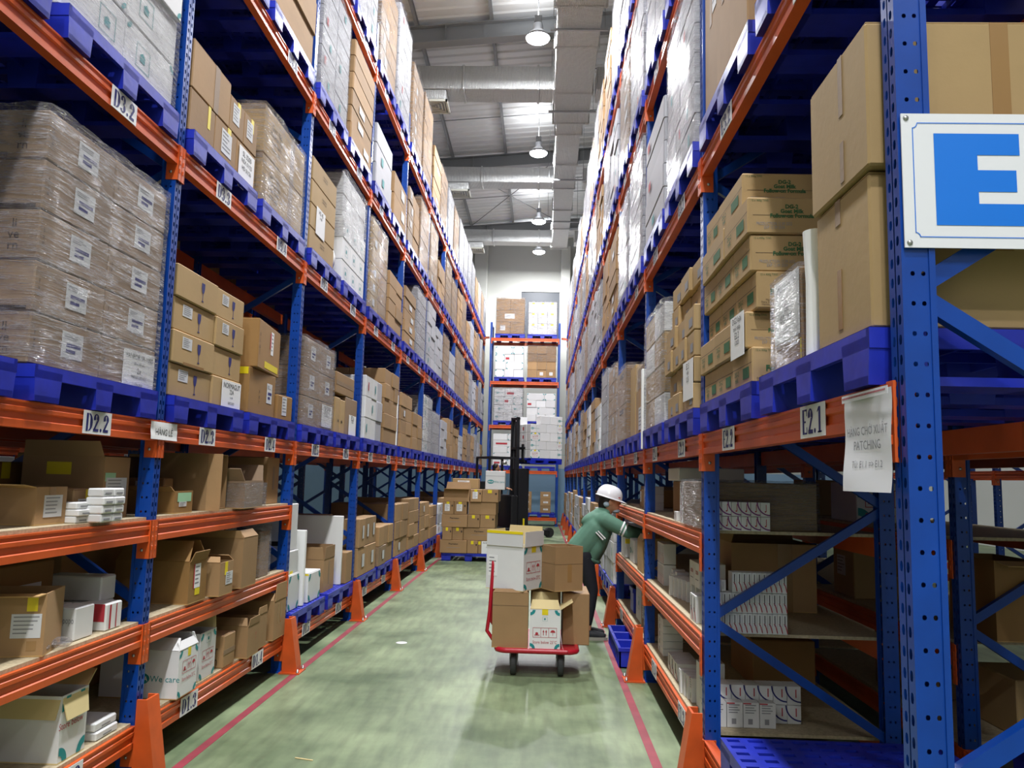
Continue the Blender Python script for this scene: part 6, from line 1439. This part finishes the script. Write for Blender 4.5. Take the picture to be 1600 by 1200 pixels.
xc, yc = tw(.69, -.05); pallet(xc, yc, 2.012, 'blue plastic pallet raised on the forks of the reach truck', None, TR)
for k in range(5):
    nf = 3; zz = 2.012+PAL_H+.003+k*.235
    for i in range(4):          # local x: 4 columns on the face towards the camera's left are narrow ends
        for j in range(4):
            if i > 0 and j > 0: continue
            if k == 4 and not (j == 0 and i in (1, 2, 3) or j == 3): continue
            if j == 0:
                cuts = [-.5, -.2, .12, .36, .5] if k % 2 == 0 else [-.5, -.32, 0, .34, .5]; a, b = cuts[i], cuts[i+1]; c, e = -.52, -.27
            else: a, b = -.5, -.2; c, e = -.52+.26*j, -.52+.26*j+.255
            cx_, cy_ = tw(.69+(a+b)/2, -.05+(c+e)/2); f = []
            if j == 0 and i in (0, 3): f = [('picto', '-y', .5, .55, .6), ('corners', '-y', .2), ('rect', '-y', .4, .82, .6, 1, 'yellow')] if (k+i) % 2 == 0 else [('logo', '-y', .3, .5, .05)]
            if j > 0: f = [('rect', '-x', .1, .3, .4, .7, 'redink')]
            carton(WC, f'white carton on the raised pallet, {stack_name(k,5)}, {ORD[i]+" from its left corner" if j == 0 else ORD[j]+" along its left face"}', cx_-(b-a)/2+.003, cx_+(b-a)/2-.003, cy_-(e-c)/2+.003, cy_+(e-c)/2-.003, zz, zz+.231, 'white', TR, f, top='plain', group='white cartons on the raised pallet')
o = empty('person', (*tw(-.55, 0), .275)); tag(o, 'truck operator with dark hair half hidden behind the white carton', 'person')
ob = [('b', (0, 0, 1.6), (.09, .075, .115)), ('t', [(0, 0, 1.4), (0, 0, 1.52)], [.055, .05]), ('t', [(0, 0, .85), (0, 0, 1.1), (0, 0, 1.36)], [.13, .13, .12]), ('b', (.09, 0, 1.59), (.018, .012, .018))]
for s_ in (-1, 1): ob += [('t', [(0, s_*.12, 1.36), (.02, s_*.22, 1.32), (.1, s_*.25, 1.08), (.3, s_*.2, 1.05)], [.05, .055, .045, .03]), ('t', [(0, s_*.09, .88), (.05, s_*.1, .45), (0, s_*.1, .06)], [.085, .06, .045])]+hand_parts((.3, s_*.2, 1.05), (1, 0, -.1), (0, 0, 1), -1 if s_ > 0 else 1)
link('body', with_mat(organic(ob, .009, 3), 'skin'), o)
sj = [('t', [(0, .05, .86), (0, .06, 1.1), (0, .05, 1.34)], [.135, .135, .11]), ('t', [(0, -.05, .86), (0, -.06, 1.1), (0, -.05, 1.34)], [.135, .135, .11])]
for s_ in (-1, 1): sj += [('t', [(0, s_*.12, 1.35), (.02, s_*.22, 1.32), (.1, s_*.25, 1.08), (.27, s_*.2, 1.05)], [.07, .07, .06, .045])]
link('jacket', with_mat(organic(sj, .016, 3), 'trouser'), o); link('hair', with_mat(organic([('b', (-.02, 0, 1.63), (.09, .085, .1)), ('b', (-.05, 0, 1.56), (.06, .08, .09))], .014, 2), 'hair'), o)
link('trousers', with_mat(organic([('t', [(0, s_*.09, .88), (.05, s_*.1, .45), (0, s_*.1, .1)], [.1, .075, .06]) for s_ in (-1, 1)], .016, 3), 'trouser'), o)

# ------------------------------------------------------------------ cartons of the generated loads
unit = {}
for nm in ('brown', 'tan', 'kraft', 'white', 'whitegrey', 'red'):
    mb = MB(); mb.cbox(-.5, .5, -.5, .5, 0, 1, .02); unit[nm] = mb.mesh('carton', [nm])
for kind, limit in (('cardboard_carton', 300), ('white_carton', 300)):
    lst = sorted([c for c in FAR if c[1] == kind], key=lambda c: -c[0])
    nsing = max(0, limit-N_OF.get(kind, 0))
    for ar, kd, typ, (x0, x1, y0, y1, z0, z1), nm, _y in lst[:nsing]:
        w_, d_, h_ = x1-x0, y1-y0, z1-z0
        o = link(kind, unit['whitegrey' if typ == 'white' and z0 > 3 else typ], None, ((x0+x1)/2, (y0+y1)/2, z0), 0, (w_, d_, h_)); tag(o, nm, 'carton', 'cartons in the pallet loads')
        if ar > 260:
            rng = random.Random(nm); left = x1 < 0; fr = Frame((.5, -.5, 0), (0, 1, 0), (0, 0, 1)) if left else Frame((-.5, .5, 0), (0, -1, 0), (0, 0, 1))
            mb = MB(); e = .012
            if typ in ('white',):
                if rng.random() < .6:
                    a = rng.uniform(.15, .6); mb.add([fr.p(a+q, b, e) for q, b in ((0, .3), (.12, .3), (.12, .7), (0, .7))], [(0, 1, 2, 3)]); mb.build('printed_mark', ['teal' if rng.random() < .7 else 'redink'], o)
            else:
                if rng.random() < .6:
                    a = rng.uniform(.3, .6); mb.add([fr.p(a+q, b, e) for q, b in ((0, .3), (.25, .3), (.25, .75), (0, .75))], [(0, 1, 2, 3)]); mb.build('paper_label', ['greypaper'], o)
    rest = lst[nsing:]
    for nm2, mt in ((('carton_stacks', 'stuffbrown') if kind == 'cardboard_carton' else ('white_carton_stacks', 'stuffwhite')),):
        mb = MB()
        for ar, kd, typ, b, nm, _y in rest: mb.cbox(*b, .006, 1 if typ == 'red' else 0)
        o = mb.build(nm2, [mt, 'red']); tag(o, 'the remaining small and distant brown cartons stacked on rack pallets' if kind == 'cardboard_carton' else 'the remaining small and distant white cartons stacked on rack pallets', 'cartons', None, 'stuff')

mb = MB(); mb.lathe([(.055, 0), (.055, .0012), (.0001, .0014)], 20); o = mb.build('floor_sticker', ['paper'], None, (-1.31, 7.95, .0005)); tag(o, 'round pale sticker lying on the green aisle floor', 'sticker')
mb = MB(); mb.bar((0, 0, .003), (.11, -.03, .003), .008, .004); o = mb.build('straw_scrap', ['flapcream'], None, (-1.36, 4.72, .0)); tag(o, 'thin yellowish scrap on the floor by the left red line', 'scrap')
